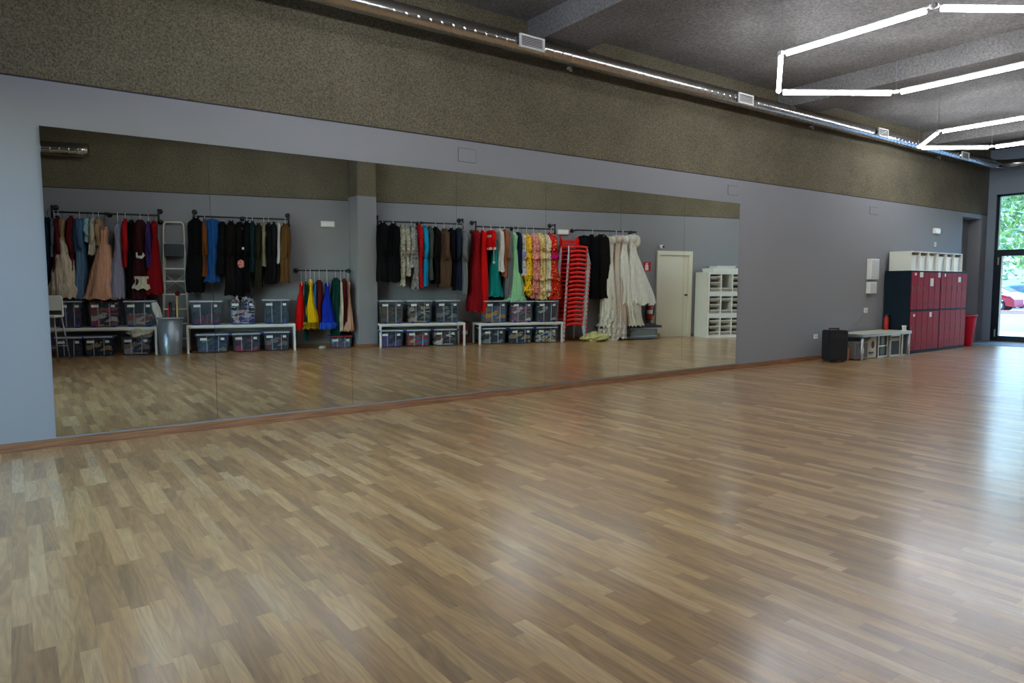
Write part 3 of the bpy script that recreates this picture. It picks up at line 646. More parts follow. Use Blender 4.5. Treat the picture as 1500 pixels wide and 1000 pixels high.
def garment(k, rail_, s, zt, zb, wt, wb, ds, style, mt, name, cat, label):
    wt *= FULL[rail_]; wb *= FULL[rail_]
    groups = {0: 'clothes on the low rail', 1: 'clothes on the tulle dress rail', 2: 'clothes on the dark coat rail', 3: 'clothes on the rail by the column', 4: 'clothes on the flamenco rail', 5: 'clothes on the bridal rail'}
    off = .30+.012*((k*7) % 3-1)
    if name in ('tulle_dress', 'tutu_dress') or style in ('biggown', 'santa'): off = .36
    if style == 'gown': off = .34
    t = thing(name, label, cat, WF(s, off, 0), AL, groups[rail_]); zr = RZ[rail_]; h = zt-zb; m = CM(mt)
    hm = M_WHITEPL if k % 3 else M_BLACK
    if rail_ in (0, 3): hm = M_WHITEPL
    D0 = .40
    if rail_ == 5: D0 = .34
    hanger(t, zt, zr, D0*.8, hm)
    def slab(t_, wt=wt, wb=wb, d0=D0, amp=.07):
        sh = min(1, t_/.07); return (wt*(.35+.65*sh**.6)+(wb-wt)*t_, .10+(d0-.10)*sh**.5, .03+amp*1.7*min(1, t_*2))
    def dress(t_, waist=.28, d0=.30, d1=None, amp=.09):
        d1 = d1 or max(.44, wb*1.05)
        if t_ < waist:
            u = t_/waist; sh = min(1, u/.25); return (wt*(.5+.5*sh)*(1-.25*u), .10+(d0-.10)*sh**.6-.06*u, .02)
        u = (t_-waist)/(1-waist); f = u**.75
        return (wt*.75+(wb-wt*.75)*f, d0-.06+(d1-d0+.06)*f, amp*min(1, u*2))
    def put(nm_, mm, z0, z1, pf, folds, hem=.0, nz=18, lean=None):
        b = MB(); b.rings(garment_rings(z0, z1, pf, folds, k*31+len(nm_), ds if lean is None else lean, nz, 44, hem), True, False); return b.build(nm_, mm, t, True)
    if style in ('coat', 'button', 'patch', 'frill', 'santa'):
        put('garment_body', m, zt, zb, slab, 5, .012)
        for yy in (D0/2-.02, -D0/2+.02): sleeve(t, ds*.15, yy, zt-.05, min(.62, h*.62), max(.032, min(.055, wt*.42)), m, k+int(yy*100))
        if style == 'coat':
            b = MB(); b.tube([(-wt*.2, .05, zt+.015), (0, .075, zt-.01), (wt*.2, .05, zt+.015)], .014, 6); b.build('collar', m, t, True)
        if style == 'button':
            b = MB(); b.add(blob(.02, (0, D0/2+.03, zt-.38))); b.build('gold_button', mat('gold', '#b48a35', rough=.3, metal=.8), t, True)
        if style == 'patch':
            b = MB(); b.add(blob(.055, (.0, D0/2-.01, zt-.15), (1, .35, .9))); b.build('yellow_collar', CM('yellow'), t, True)
            b = MB(); b.add(blob(.075, (.0, D0/2+.0, zt-.82), (1, .35, 1.1))); b.build('floral_patch', CM('flpink'), t, True)
            b = MB(); b.add(blob(.035, (.05, D0/2+.02, zt-.52), (1, .4, .8))); b.build('painted_glint', M_WHITEPL, t, True)  # white blob stands in for a glint of light on the cloth
        if style == 'frill':
            flower(t, .0, D0/2+.01, zt-.66, .07, CM('white'), 'white_flower')
            b = MB(); b.rings(garment_rings(zb+.42, zb+.18, lambda u: (wb*1.02+.05*u, D0+.03+.06*u, .12), 9, k+5, 0, 6, 54, .02), False, False); b.build('cream_ruffle', CM('creamcloth'), t, True)
        if style == 'santa':
            for zz in (zt-.12, zb+.05): b = MB(); b.rings([[((wt*.62)*cos(2*pi*q/20), (D0/2+.03)*sin(2*pi*q/20), z) for q in range(20)] for z in (zz, zz-.05)], False, False); b.build('white_trim', CM('white'), t, True)
            b = MB(); b.add(blob(.03, (0, D0/2+.02, zb-.28))); b.tube([(0, D0/2, zb+.05), (0, D0/2+.02, zb-.27)], .005, 6); b.build('pompom', CM('white'), t, True)
    elif style == 'plain':
        put('garment_body', m, zt, zb, slab, 6, .015)
    elif style in ('two', 'two2'):
        zz = zt-h*(.42 if style == 'two' else .5)
        m2 = CM({'denim': 'denimskirt', 'stripe': 'lilac', 'blue': 'blue'}[mt])
        if mt == 'stripe':
            put('garment_body', m, zt, zb, slab, 5, .01)
            b = MB(); b.rings(garment_rings(zt-.42, zt-.60, lambda u: (wt*1.08+.01, D0+.05, .02), 5, k, 0, 4), False, False); b.build('lilac_band', m2, t, True)
        else:
            put('lower_skirt', m2, zz+.08, zb, lambda u: (wt*.85+(wb-wt*.85)*u, D0*.9, .10), 7, .015)
            put('upper_body', m, zt, zz, lambda u: (slab(u)[0]*(1+.12*u), slab(u)[1], .05), 5, .012, lean=ds*.5)
        if mt == 'denim':
            for yy in (D0/2-.02, -D0/2+.02): sleeve(t, 0, yy, zt-.05, .5, .05, m, k)
    elif style == 'dress':
        waist = .22 if h > .9 else .26
        if mt in ('deepred', 'teal', 'mint'): put('garment_body', m, zt, zb, lambda u: dress(u, waist, d0=.34), 8, .02)
        else: put('garment_body', m, zt, zb, lambda u: dress(u, waist), 9, .02)
        if mt in ('yellow', 'royal', 'mint', 'blush'):
            hc = {'yellow': 'yellowhem', 'royal': 'royalhem', 'mint': 'mint', 'blush': 'blush'}[mt]
            b = MB(); b.rings(garment_rings(zb+.10, zb-.03, lambda u: (wb+.02+.05*u, max(.44, wb*1.05)+.02+.05*u, .13), 13, k+9, 0, 5, 60, .015), False, False)
            o_ = b.build('hem_frill', CM(hc), t, True); o_.location = (ds, 0, 0)
        if mt == 'peachtulle':
            put('over_skirt', m, zt-h*.25, zb+.10, lambda u: (wt*.9+(wb*.85-wt*.9)*u**.8, .30+.16*u, .12), 11, .02)
    elif style == 'tier':
        put('bodice', CM('goldbodice'), zt, zt-h*.27, lambda u: (wt*(1-.2*u), .30-.05*u, .02), 5, 0, 8, 0)
        for q in range(4):
            a0, a1 = .22+q*.18, .22+(q+1)*.20+.02
            w0, w1 = wt*.75+(wb-wt*.75)*(q/4)**.7, wt*.75+(wb-wt*.75)*((q+1)/4)**.7+.03
            put('skirt_tier', m, zt-h*a0, zt-h*min(1, a1), lambda u: (w0+(w1-w0)*u, .28+.06*q+.07*u, .12), 9+q, .025, 8, ds*.25*(q+1)/2)
    elif style == 'ruffle':
        put('garment_body', m, zt, zb, slab, 7, .02)
        for q, zz in enumerate((.30, .62, .82)):
            b = MB(); w_ = wt+(wb-wt)*zz; zc = zt-h*zz
            b.rings(garment_rings(zc, zc-.14, lambda u: (w_*.95+.10*u, D0+.09*u, .13), 11, k*3+q, 0, 5, 56, .015), False, False)
            o_ = b.build('flounce', CM('magenta') if (mt == 'flred' and q == 0) else m, t, True); o_.location = (ds*zz, 0, 0)
        for yy in (D0/2-.02,): sleeve(t, 0, yy, zt-.06, .34, .05, m, k)
        b = MB(); b.add(blob(.07, (0, D0/2+.01, zt-.36), (.9, .6, .7))); b.build('sleeve_ruffle', m, t, True)
    elif style in ('gown', 'biggown'):
        big = style == 'biggown'
        put('garment_body', m, zt, zb if not big else zb+.52, lambda u: dress(u, .22 if not big else .26, d0=.28, d1=.40 if not big else .48, amp=.20), 9 if not big else 12, .04)
        for yy in (.13, -.13): b = MB(); b.add(blob(.085, (0.02, yy, zt-.10), (.9, .8, 1.25))); b.build('puff_sleeve', m, t, True)
        if big:
            put('underskirt', CM('ivoryruff'), zb+.62, zb, lambda u: (.40+.03*u, .44, .13), 15, .03, 10, ds*.7)
            b = MB(); b.add(blob(.10, (.12, .10, zt-.16), (.8, .7, 1.5))); b.build('shoulder_puff', m, t, True)
        if mt == 'ivoryruff':
            for q in range(6):
                zc = zb+.66-q*.115; b = MB(); b.rings(garment_rings(zc, zc-.15, lambda u: (.26+.014*q+.10*u, .38+.08*u, .18), 10+q, k+q, 0, 5, 56, .03), False, False)
                o_ = b.build('train_ruffle', m, t, True); o_.location = (ds+.01*sin(q*2), 0, 0)
        if mt == 'ivorypink':
            for q in range(3):
                zc = zb+.36-q*.12; b = MB(); b.rings(garment_rings(zc, zc-.15, lambda u: (.28+.012*q+.09*u, .38+.07*u, .18), 11+q, k+q, 0, 5, 56, .03), False, False)
                o_ = b.build('train_ruffle', CM('ivory'), t, True); o_.location = (ds, 0, 0)
    return t
GARMENTS = [
(1,0.67,2.48,1.22,0.125,0.136,-0.06,'coat','navy','coat','coat','dark navy coat hanging at the open end of the tulle dress rail'),
(1,0.77,2.47,1.80,0.063,0.063,-0.03,'coat','greyblue','jacket','jacket','short grey-blue jacket between the navy coat and a burgundy one'),
(1,0.84,2.51,1.51,0.063,0.074,-0.05,'coat','burgundy','jacket','jacket','burgundy jacket hanging behind the cream tiered tulle dress'),
(1,0.91,2.46,1.06,0.085,0.361,-0.08,'tier','creamtulle','tulle_dress','dress','cream tulle dress with tiered skirt and gold bodice'),
(1,1.04,2.52,1.51,0.085,0.096,-0.05,'coat','maroon','jacket','jacket','maroon jacket between the cream tulle dress and the denim outfit'),
(1,1.17,2.50,1.04,0.150,0.173,-0.04,'two','denim','denim_outfit','dress','denim blue jacket over a long pale blue skirt'),
(1,1.29,2.50,2.07,0.076,0.087,-0.02,'coat','aqua','blouse','blouse','short aqua blouse beside the denim outfit'),
(1,1.38,2.51,1.84,0.076,0.098,-0.03,'coat','creamcloth','blouse','blouse','cream patterned blouse between aqua and tan blouses'),
(1,1.47,2.51,2.01,0.076,0.087,-0.02,'coat','tan','blouse','blouse','short tan blouse hanging above the peach tulle skirt'),
(1,1.57,2.36,1.04,0.110,0.418,-0.12,'dress','peachtulle','tulle_dress','dress','peach tulle ball dress with wide skirt and narrow bodice'),
(1,1.78,2.42,1.06,0.111,0.201,-0.05,'dress','lilactulle','tulle_dress','dress','lilac grey tulle dress beside the peach one'),
(1,1.90,2.50,1.62,0.067,0.079,-0.03,'coat','red','top','top','red top between the lilac tulle dress and black dress'),
(1,1.99,2.50,1.06,0.090,0.124,-0.06,'dress','black','dress','dress','long plain black dress beside the maroon flower gown'),
(1,2.14,2.51,1.04,0.170,0.228,-0.06,'frill','maroondark','gown','dress','dark maroon gown with white flower and cream ruffle hem'),
(1,2.28,2.46,1.62,0.068,0.080,-0.03,'coat','purple','dress','dress','short purple dress between maroon gown and red dress'),
(1,2.37,2.50,1.13,0.092,0.231,-0.04,'dress','deepred','dress','dress','long deep red dress at the stepladder end of its rail'),
(2,3.09,2.57,1.16,0.203,0.228,-0.05,'coat','black','coat','coat','broad black coat at the stepladder end of the dark clothes rail'),
(2,3.24,2.55,1.46,0.060,0.073,-0.03,'coat','orangebrown','coat','coat','narrow orange-brown coat beside the blue two-tier dress'),
(2,3.38,2.57,1.36,0.182,0.219,-0.04,'two2','blue','dress','dress','mid blue two-tier dress among black clothes'),
(2,3.55,2.53,1.50,0.122,0.148,-0.03,'button','black','jacket','jacket','black jacket with one gold button beside the blue dress'),
(2,3.71,2.53,1.10,0.136,0.162,-0.04,'coat','blackbrown','coat','coat','long black coat next to the yellow-collared costume'),
(2,3.87,2.53,1.08,0.149,0.175,-0.04,'patch','black','costume','costume','black costume with yellow collar and floral patch'),
(2,4.00,2.54,1.16,0.100,0.114,-0.04,'coat','black','coat','coat','black coat between the yellow-collared costume and teal coat'),
(2,4.10,2.54,1.56,0.076,0.101,-0.03,'coat','darkteal','coat','coat','very dark teal short coat with red hem'),
(2,4.21,2.50,1.27,0.101,0.128,-0.03,'coat','darkolive','coat','coat','dark olive long coat beside a narrow beige one'),
(2,4.31,2.51,1.67,0.051,0.064,-0.02,'coat','beige','coat','coat','narrow beige coat squeezed between dark coats'),
(2,4.40,2.52,1.33,0.090,0.103,-0.03,'coat','black','coat','coat','black coat hanging just past the narrow beige coat'),
(2,4.50,2.53,1.33,0.077,0.091,-0.03,'coat','charcoal','coat','coat','charcoal coat beside the white scarf'),
(2,4.59,2.53,1.73,0.045,0.052,-0.02,'plain','white','scarf','scarf','white hanging scarf with pinkish end on the dark rail'),
(2,4.71,2.51,1.35,0.130,0.157,-0.03,'coat','brown','coat','coat','brown coat ending the dark clothes rail'),
(0,5.00,1.36,0.41,0.080,0.174,-0.05,'dress','brightred','dress','dress','red short dress on the low rail nearest its flange'),
(0,5.09,1.38,0.19,0.053,0.067,-0.02,'plain','darkgreen','dress','dress','long dark green dress between the red and yellow ones'),
(0,5.17,1.42,0.46,0.080,0.229,-0.00,'dress','yellow','tutu_dress','dress','yellow flared dress with brown hem on the low rail'),
(0,5.26,1.35,0.82,0.047,0.054,-0.01,'plain','midblue','top','top','small bright blue top half hidden by the yellow dress'),
(0,5.35,1.41,0.54,0.108,0.136,-0.02,'plain','maroon','dress','dress','maroon straight dress on the low rail'),
(0,5.50,1.35,0.45,0.082,0.274,-0.02,'dress','royal','tutu_dress','dress','royal blue flared dress with paler hem'),
(0,5.68,1.46,0.28,0.138,0.152,-0.02,'plain','darkgreen','dress','dress','dark green long dress beside the royal blue flared one'),
(0,5.78,1.41,0.36,0.055,0.083,-0.02,'plain','creamcloth','dress','dress','slim cream dress between dark green and blush dresses'),
(0,5.85,1.45,0.56,0.062,0.077,-0.01,'plain','maroon','top','top','dark wine top just before the blush dress'),
(0,5.93,1.40,0.39,0.084,0.154,-0.02,'dress','blush','dress','dress','blush pink dress hanging against the concrete column'),
(3,6.66,2.60,1.38,0.187,0.217,-0.01,'coat','black','gown','coat','black gown hanging hard against the column'),
(3,6.88,2.59,1.37,0.189,0.219,-0.01,'coat','black','gown','coat','black gown beside the mottled cream shirts'),
(3,7.06,2.56,1.28,0.088,0.103,-0.01,'coat','camo','shirt','shirt','long mottled cream shirt touching the black gown'),
(3,7.16,2.56,1.50,0.081,0.096,-0.01,'coat','camo','shirt','shirt','mottled cream shirt in the middle of its trio'),
(3,7.27,2.55,1.68,0.096,0.111,-0.01,'coat','greycamo','shirt','shirt','shorter grey mottled shirt above the ruffled skirt'),
(3,7.35,2.52,1.21,0.052,0.105,-0.01,'plain','greycamo','skirt','skirt','grey ruffled skirt beside the scarlet robe'),
(3,7.44,2.58,1.26,0.089,0.120,-0.01,'coat','red','robe','robe','scarlet robe next to the turquoise blue one'),
(3,7.55,2.56,1.29,0.090,0.106,-0.01,'coat','cyan','robe','robe','bright turquoise blue robe'),
(3,7.67,2.56,1.42,0.090,0.106,-0.01,'coat','greygreen','coat','coat','grey-green coat beside the turquoise robe'),
(3,7.80,2.55,1.35,0.121,0.137,-0.01,'coat','black','coat','coat','black coat between grey-green coat and brown jacket'),
(3,7.99,2.51,1.26,0.184,0.201,-0.00,'coat','leather','jacket','jacket','brown leather long jacket with bent sleeve'),
(3,8.15,2.53,1.27,0.108,0.124,-0.00,'coat','black','coat','coat','black coat between the brown jacket and navy coat'),
(3,8.28,2.52,1.20,0.109,0.125,-0.00,'coat','navy','coat','coat','navy coat near the far end of the third rail'),
(3,8.41,2.51,1.11,0.094,0.110,-0.00,'coat','grey','coat','coat','mid grey coat ending the rail above the extinguisher'),
(4,8.72,2.52,0.74,0.143,0.256,-0.02,'dress','deepred','gown','dress','dark red long gown starting the flamenco rail'),
(4,8.89,2.53,0.71,0.112,0.178,0.00,'dress','brightred','gown','dress','bright red long gown hanging lowest on its rail'),
(4,9.05,2.53,2.09,0.113,0.113,0.00,'santa','brightred','costume','costume','red and white festive costume with pompom'),
(4,9.17,2.34,1.06,0.081,0.277,-0.04,'dress','teal','skirt','dress','teal long skirt between red gowns and brown robe'),
(4,9.28,2.54,1.61,0.081,0.131,0.00,'plain','white','robe','robe','white draped robe beside the brown one'),
(4,9.39,2.54,1.50,0.098,0.148,0.01,'coat','brown2','robe','robe','russet brown robe with wide sleeve'),
(4,9.49,2.47,1.04,0.066,0.149,-0.04,'plain','grey','skirt','skirt','grey satin skirt below the russet robe'),
(4,9.61,2.49,0.99,0.099,0.284,0.04,'dress','mint','flamenco_dress','dress','mint green frilled flamenco dress'),
(4,9.71,2.51,1.58,0.066,0.083,0.01,'plain','navy','jacket','jacket','navy jacket behind the mint frilled dress'),
(4,9.81,2.48,1.52,0.100,0.134,0.01,'two','stripe','shirt','shirt','white shirt with lilac band beside yellow flowers'),
(4,9.93,2.48,1.07,0.117,0.152,0.01,'ruffle','flyellow','flamenco_dress','dress','yellow flamenco dress with red and green flowers'),
(4,10.09,2.49,1.02,0.135,0.188,0.01,'ruffle','flpink','flamenco_dress','dress','salmon pink floral flamenco dress'),
(4,10.25,2.51,0.99,0.136,0.189,0.02,'ruffle','flcream','flamenco_dress','dress','pale yellow floral flamenco dress'),
(4,10.40,2.48,1.07,0.086,0.121,0.02,'ruffle','flwhite','flamenco_dress','dress','cream white floral dress beside the red one'),
(4,10.53,2.51,0.99,0.121,0.261,0.05,'ruffle','flred','flamenco_dress','dress','red floral flamenco dress with magenta frill'),
(5,11.39,2.48,2.19,0.125,0.179,0.00,'plain','black','garment_bag','bag','small black garment bag on the hook by the red chairs'),
(5,11.61,2.51,1.00,0.181,0.219,0.03,'plain','black','cape','coat','long black cape beside the red chair stack'),
(5,11.84,2.52,1.00,0.238,0.314,0.09,'plain','blackbrown','cape','coat','wide black cape next to ivory gowns'),
(5,12.06,2.48,0.06,0.129,0.336,-0.02,'gown','ivoryruff','gown','dress','ivory gown with ruffled train trailing below the black capes'),
(5,12.23,2.50,0.09,0.130,0.302,0.07,'gown','ivorypink','gown','dress','ivory gown with pale pink side panel'),
(5,12.41,2.50,0.87,0.150,0.322,0.05,'gown','ivory','gown','dress','short ivory puff-sleeved gown in the middle of the bridal rail'),
(5,12.62,2.53,0.34,0.170,0.579,0.23,'biggown','ivory','gown','dress','widest ivory bridal gown with tulle underskirt'),
]
for k, gdat in enumerate(GARMENTS): garment(k, *gdat)

# ---- benches
def bench(s0, s1, label, top=.535, depth=.50):
    L_ = s1-s0; t = thing('storage_bench', label, 'bench', WF((s0+s1)/2, .05, 0), AL, 'white storage benches')
    m = MB(); m.box(-L_/2, L_/2, 0, depth, top-.035, top, .004); m.build('bench_top', M_WHITE, t)
    for x in (-L_/2+.02, L_/2-.02):
        for y in (.02, depth-.02):
            m = MB(); m.box(x-.02, x+.02, y-.02, y+.02, 0, top-.035); m.build('leg', M_WHITEMETAL, t)
    m = MB(); m.box(-L_/2+.04, L_/2-.04, .01, .03, top-.075, top-.036); m.box(-L_/2+.04, L_/2-.04, depth-.035, depth-.015, top-.06, top-.036); m.build('apron_rail', M_WHITEMETAL, t)
    return t
bench(.35, 2.37, 'white storage bench below the tulle dresses', .525)
bench(2.87, 4.85, 'white storage bench below the dark coats', .535)
bench(6.53, 8.40, 'white storage bench beside the concrete column', .50)
bench(8.72, 10.76, 'white storage bench below the flamenco dresses', .475)

# ---- plastic boxes
def stuff_mat(name, cols, scale=7):
    n = 'jumble_'+name
    if n in MATS: return MATS[n]
    m = floral('tmp', cols[0], cols[1:]+[cols[0]], scale); del MATS['cloth_tmp']; m.name = n; MATS[n] = m
    # fill the whole cell so that it reads as folded fabrics
    for nd in m.node_tree.nodes:
        if nd.type == 'MATH': nd.inputs[1].default_value = 5.0
        if nd.type == 'VALTORGB':
            nd.color_ramp.elements[1].position = .25
        if nd.type == 'TEX_VORONOI': vn = nd
    nt = m.node_tree; tc = nt.nodes.new('ShaderNodeTexCoord'); ns = nt.nodes.new('ShaderNodeTexNoise'); ns.inputs['Scale'].default_value = 6; ns.inputs['Detail'].default_value = 3
    mp = nt.nodes.new('ShaderNodeMapping'); mp.inputs['Scale'].default_value = (.75, 1, 2.4); ad = nt.nodes.new('ShaderNodeMix'); ad.data_type = 'RGBA'; ad.blend_type = 'LINEAR_LIGHT'; ad.inputs[0].default_value = .14
    nt.links.new(tc.outputs['Object'], mp.inputs[0]); nt.links.new(tc.outputs['Object'], ns.inputs['Vector']); nt.links.new(mp.outputs[0], ad.inputs[6]); nt.links.new(ns.outputs['Color'], ad.inputs[7]); nt.links.new(ad.outputs[2], vn.inputs['Vector'])
    return m
def box(s, z, w, h, lid, label, cols, wheels, fill=.85, d=.40, off=.55, lidmat=None, contents=None, scale=7, heap=0., yaw=0):
    t = thing('plastic_box', label, 'storage box', WF(s, off-d/2, z), AL+yaw, 'clear plastic storage boxes')
    wb_, db_ = w*.90, d*.88; b = MB(); z0 = .012
    o1 = [[(-a/2, -c/2, zz), (a/2, -c/2, zz), (a/2, c/2, zz), (-a/2, c/2, zz)] for a, c, zz in ((wb_, db_, z0), (w-.02, d-.02, h-.03), (w, d, h-.025), (w, d, h-.005))]
    b.rings(o1, True, False); b.build('tub', M_TUB, t)
    r = MB()
    for x in (-.17*w, .17*w):
        r.prism([(x-.006, z0), (x+.006, z0), (x*1.08+.006, h-.03), (x*1.08-.006, h-.03)], db_/2+.0, db_/2+.016)
    r.build('tub_rib', clear_plastic('tub_rib', '#c2ccd6', .5), t)
    if lid:
        l = MB(); l.box(-w/2-.012, w/2+.012, -d/2-.012, d/2+.012, h-.012, h+.014, .006); l.build('lid', lidmat or M_GREYLID, t)
    for x in (-w*.27, w*.30):
        p_ = MB(); p_.box(x-(.06 if x < 0 else .032), x+(.06 if x < 0 else .032), d/2-.006, d/2-.001, h-.105, h-.06); p_.build('paper_label', M_PAPER, t)
    if wheels:
        for x in (-wb_*.36, wb_*.36):
            wv = MB(); wv.tube([(x-.03, db_/2+.012, .022), (x+.03, db_/2+.012, .022)], .022, 12); wv.build('wheel', M_BLUECLIP, t, True)
    elif lid:
        for x in (-w/2-.006, w/2+.006):
            wv = MB(); wv.box(x-.012, x+.012, d/2-.05, d/2+.016, h-.03, h+.016, .004); wv.build('blue_clip', M_BLUECLIP, t)
    # contents
    rnd = random.Random(int(s*100)); c = MB(); top = z0+.01+(h-.06)*fill; nx, ny = 12, 6
    grid = lambda zz, a, cc: [(-a/2+a*0, 0, zz)]
    W_, D_ = wb_-.03, db_-.03
    v = [[c.bm.verts.new((-W_/2+W_*i/nx, -D_/2+D_*j/ny, top+rnd.uniform(-.05, .03)*(1+heap*2)+heap*.06*sin(pi*i/nx))) for j in range(ny+1)] for i in range(nx+1)]
    for i in range(nx):
        for j in range(ny): c.bm.faces.new((v[i][j], v[i+1][j], v[i+1][j+1], v[i][j+1]))
    per = [v[i][0] for i in range(nx+1)]+[v[nx][j] for j in range(1, ny+1)]+[v[i][ny] for i in range(nx-1, -1, -1)]+[v[0][j] for j in range(ny-1, 0, -1)]
    low = [c.bm.verts.new((q.co.x*.98, q.co.y*.98, z0+.008)) for q in per]
    for a in range(len(per)): c.bm.faces.new((per[a], low[a], low[(a+1) % len(per)], per[(a+1) % len(per)]))
    c.bm.faces.new(low[::-1])
    co = c.build('folded_clothes', stuff_mat(str(len(MATS)), cols, scale), None, loc=WF(s, off-d/2, z), rz=AL+yaw)
    tag(co, contents or 'jumble inside the '+label.replace('clear plastic box', 'box'), 'clothes', kind='stuff')
    return t
UP, LO = .47, .35
dk = '#20262c'
# first bench
box(.985, .527, .37, UP, True, 'clear plastic box behind the white folding chair, on the bench', ['#3c2942', '#5a2f3f', '#2a2f55'], True, .8, contents='purple and wine fabrics in the box behind the folding chair')
box(1.515, .527, .50, UP, False, 'open clear plastic box under the peach dress', ['#2b3336', '#a93a48', '#8a5a3a', '#b8b2ac'], True, .95, heap=1, contents='dark, pink and tan garments heaped in the open box under the peach dress')
box(2.09, .527, .49, UP, True, 'clear plastic box on the bench end beside the grey bin', ['#b3aba4', '#8a827e', '#3d6b5a', '#a55a55'], True, .5, contents='crumpled white garments in the box beside the grey bin')
box(.94, 0, .44, LO, True, 'clear plastic box on the floor behind the folding chair legs', [dk, '#2c3440', '#39303c'], False, contents='dark clothes in the floor box behind the folding chair')
box(1.41, 0, .47, LO, True, 'dark-filled clear plastic box under the first bench centre', [dk, '#2c3440', '#a98a5a'], False, contents='dark clothes with a tan piece in the box under the first bench')
box(2.02, 0, .50, LO, False, 'open clear plastic box draped with cream cloth under the first bench', ['#3f4450', '#a39aa0', '#2b2f38', '#8f6f60'], False, .8, contents='grey and white garments in the cloth-draped box')
# second bench
box(3.22, .537, .56, UP-.02, True, 'clear plastic box of pink fabric on the dark coat bench', ['#6d3b4c', '#7d4054', '#4d4652'], True, .45, contents='dusty pink fabric in the box below the blue two-tier dress')
box(3.88, .537, .50, UP, False, 'open clear plastic box overflowing with lilac and pink', ['#34424f', '#b9b6c0', '#2c3844', '#c08c86', '#8468a8'], True, 1.0, heap=1.2, contents='lilac, white and pink garments heaped in the overflowing box', scale=9)
box(4.50, .537, .50, UP, True, 'clear plastic box of slate fabric beside the low rail', ['#3a4854', '#42505c', '#37424e'], True, .95, contents='slate grey fabric in the box beside the low rail')
box(3.32, 0, .59, LO, True, 'clear plastic box of mixed purple clothes under the dark coat bench', ['#3a3558', '#5a5470', '#8f7a5e', '#2d5a66'], False, contents='purple and tan clothes in the floor box nearest the grey bin')
box(3.93, 0, .53, LO, True, 'clear plastic box of red and teal clothes on the floor', ['#26343a', '#a52d48', '#3d3a4c'], False, contents='red and teal clothes in the middle floor box under the dark coats')
box(4.49, 0, .49, LO+.02, True, 'clear plastic box on the floor at the low rail end of its bench', ['#28353f', '#6d3040', '#3c4a55', '#7d6a5c'], False, contents='dark clothes with red stripe in the floor box near the low rail')
# third bench
box(6.79, .502, .50, UP, True, 'clear plastic box on the bench touching the column', ['#3e3a33', '#6b5034', '#4d463a'], True, contents='brown and olive clothes in the box beside the column')
box(7.40, .502, .52, UP, True, 'clear plastic box with a beige piece, centre of the column bench', ['#2d3036', '#b59a82', '#3a3d44', '#6a6852'], True, contents='dark clothes with one beige piece in the middle box')
box(8.01, .502, .52, UP, True, 'clear plastic box of grey clothes at the extinguisher end of the bench', ['#33343a', '#4a4a50', '#7d7874'], True, contents='grey clothes in the box nearest the bench-side extinguisher')
box(6.78, 0, .50, LO, True, 'clear plastic box with dark and violet cloth beside the column foot', ['#232c2c', '#5a4378', '#28302f'], False, contents='dark and violet cloth in the floor box beside the column', scale=4)
box(7.36, 0, .53, LO, True, 'clear plastic box of magenta and orange clothes on the floor', ['#a82c54', '#8f3c2c', '#7a2a6c', '#c08a2c', '#2c6a8c'], False, contents='magenta and orange clothes in the middle floor box', scale=9)
box(7.96, 0, .53, LO, True, 'clear plastic box with white shoes beside the bench leg', ['#2c313a', '#cfc9bc', '#333842', '#6a4a40'], False, contents='dark cloth and white shoes in the floor box near the extinguisher')
# fourth bench
box(9.12, .477, .54, UP+.01, True, 'clear plastic box of blue and orange clothes beside the red gowns', ['#3d6f98', '#8a6a4c', '#4a5a68', '#c48a2c'], True, contents='blue, tan and orange clothes in the box beside the red gowns')
box(9.74, .477, .54, UP, True, 'clear plastic box of pink and white clothes below the mint dress', ['#5a4a55', '#9c5a86', '#c9c5be', '#6a6a62'], True, contents='pink and white clothes in the box below the mint dress')
box(10.37, .477, .52, UP, True, 'clear plastic box of wine and grey clothes beside the red chairs', ['#5c3a44', '#4a4a50', '#bdb6ae', '#45454b'], True, contents='wine and grey clothes in the box beside the red chairs')
box(9.07, 0, .56, LO, True, 'clear plastic box with grey shoes under the red gown end', ['#2d3740', '#8a8880', '#333d46'], False, contents='grey shoes in the floor box under the red gown end')
box(9.72, 0, .56, LO, True, 'clear plastic box of navy and tan pieces, middle of the floor row', ['#2a3644', '#303c4a', '#b08e66'], False, contents='navy and tan pieces in the middle floor box of the flamenco bench')
box(10.36, 0, .55, LO, True, 'clear plastic box of white shoes and strips beside the chair legs', ['#c3bfb4', '#3a4030', '#d8d4cc', '#28408c', '#b8b040'], False, contents='white shoes and coloured strips in the floor box beside the chair legs', scale=12)
# small box at the low rail
box(5.76, 0, .44, .25, True, 'low clear box with red lid at the column foot', ['#6d5a72', '#7d6478', '#8a90a0'], False, .9, d=.32, off=.40, lidmat=M_TUBRED, contents='mauve fabric in the low red-lidded box')
# cloths
def crumple(name, label, s, off, z, rx, ry, rz_, m, seed, cat='cloth'):
    rnd = random.Random(seed); b = bmesh.new(); bmesh.ops.create_icosphere(b, subdivisions=4, radius=1)
    ph = [rnd.uniform(0, 6) for _ in range(6)]
    for v in b.verts:
        c = v.co; k = 1+.16*sin(5*c.x+3*c.y+ph[0])+.13*sin(7*c.z-4*c.x+ph[1])+.10*sin(9*c.y+5*c.z+ph[2])
        v.co = Vector((c.x*rx*k, c.y*ry*k, max(-.0, (c.z*k+.75))*rz_*.6))
    mb = MB(); mb.add(b); o = mb.build(name, m, None, True, loc=WF(s, off, z), rz=AL); tag(o, label, cat); return o
crumple('draped_cloth', 'cream cloth heaped over the open floor box under the first bench', 2.09, .44, .32, .20, .14, .20, CM('creamcloth'), 3)
crumple('yellow_fabric', 'pale yellow fabric lying on the floor below the bridal gowns', 11.62, .50, 0, .30, .20, .20, CM('butter'), 8)
crumple('fallen_cloth', 'small white scrap on the floor under the blue dress', 5.38, .30, 0, .07, .05, .05, CM('white'), 5)

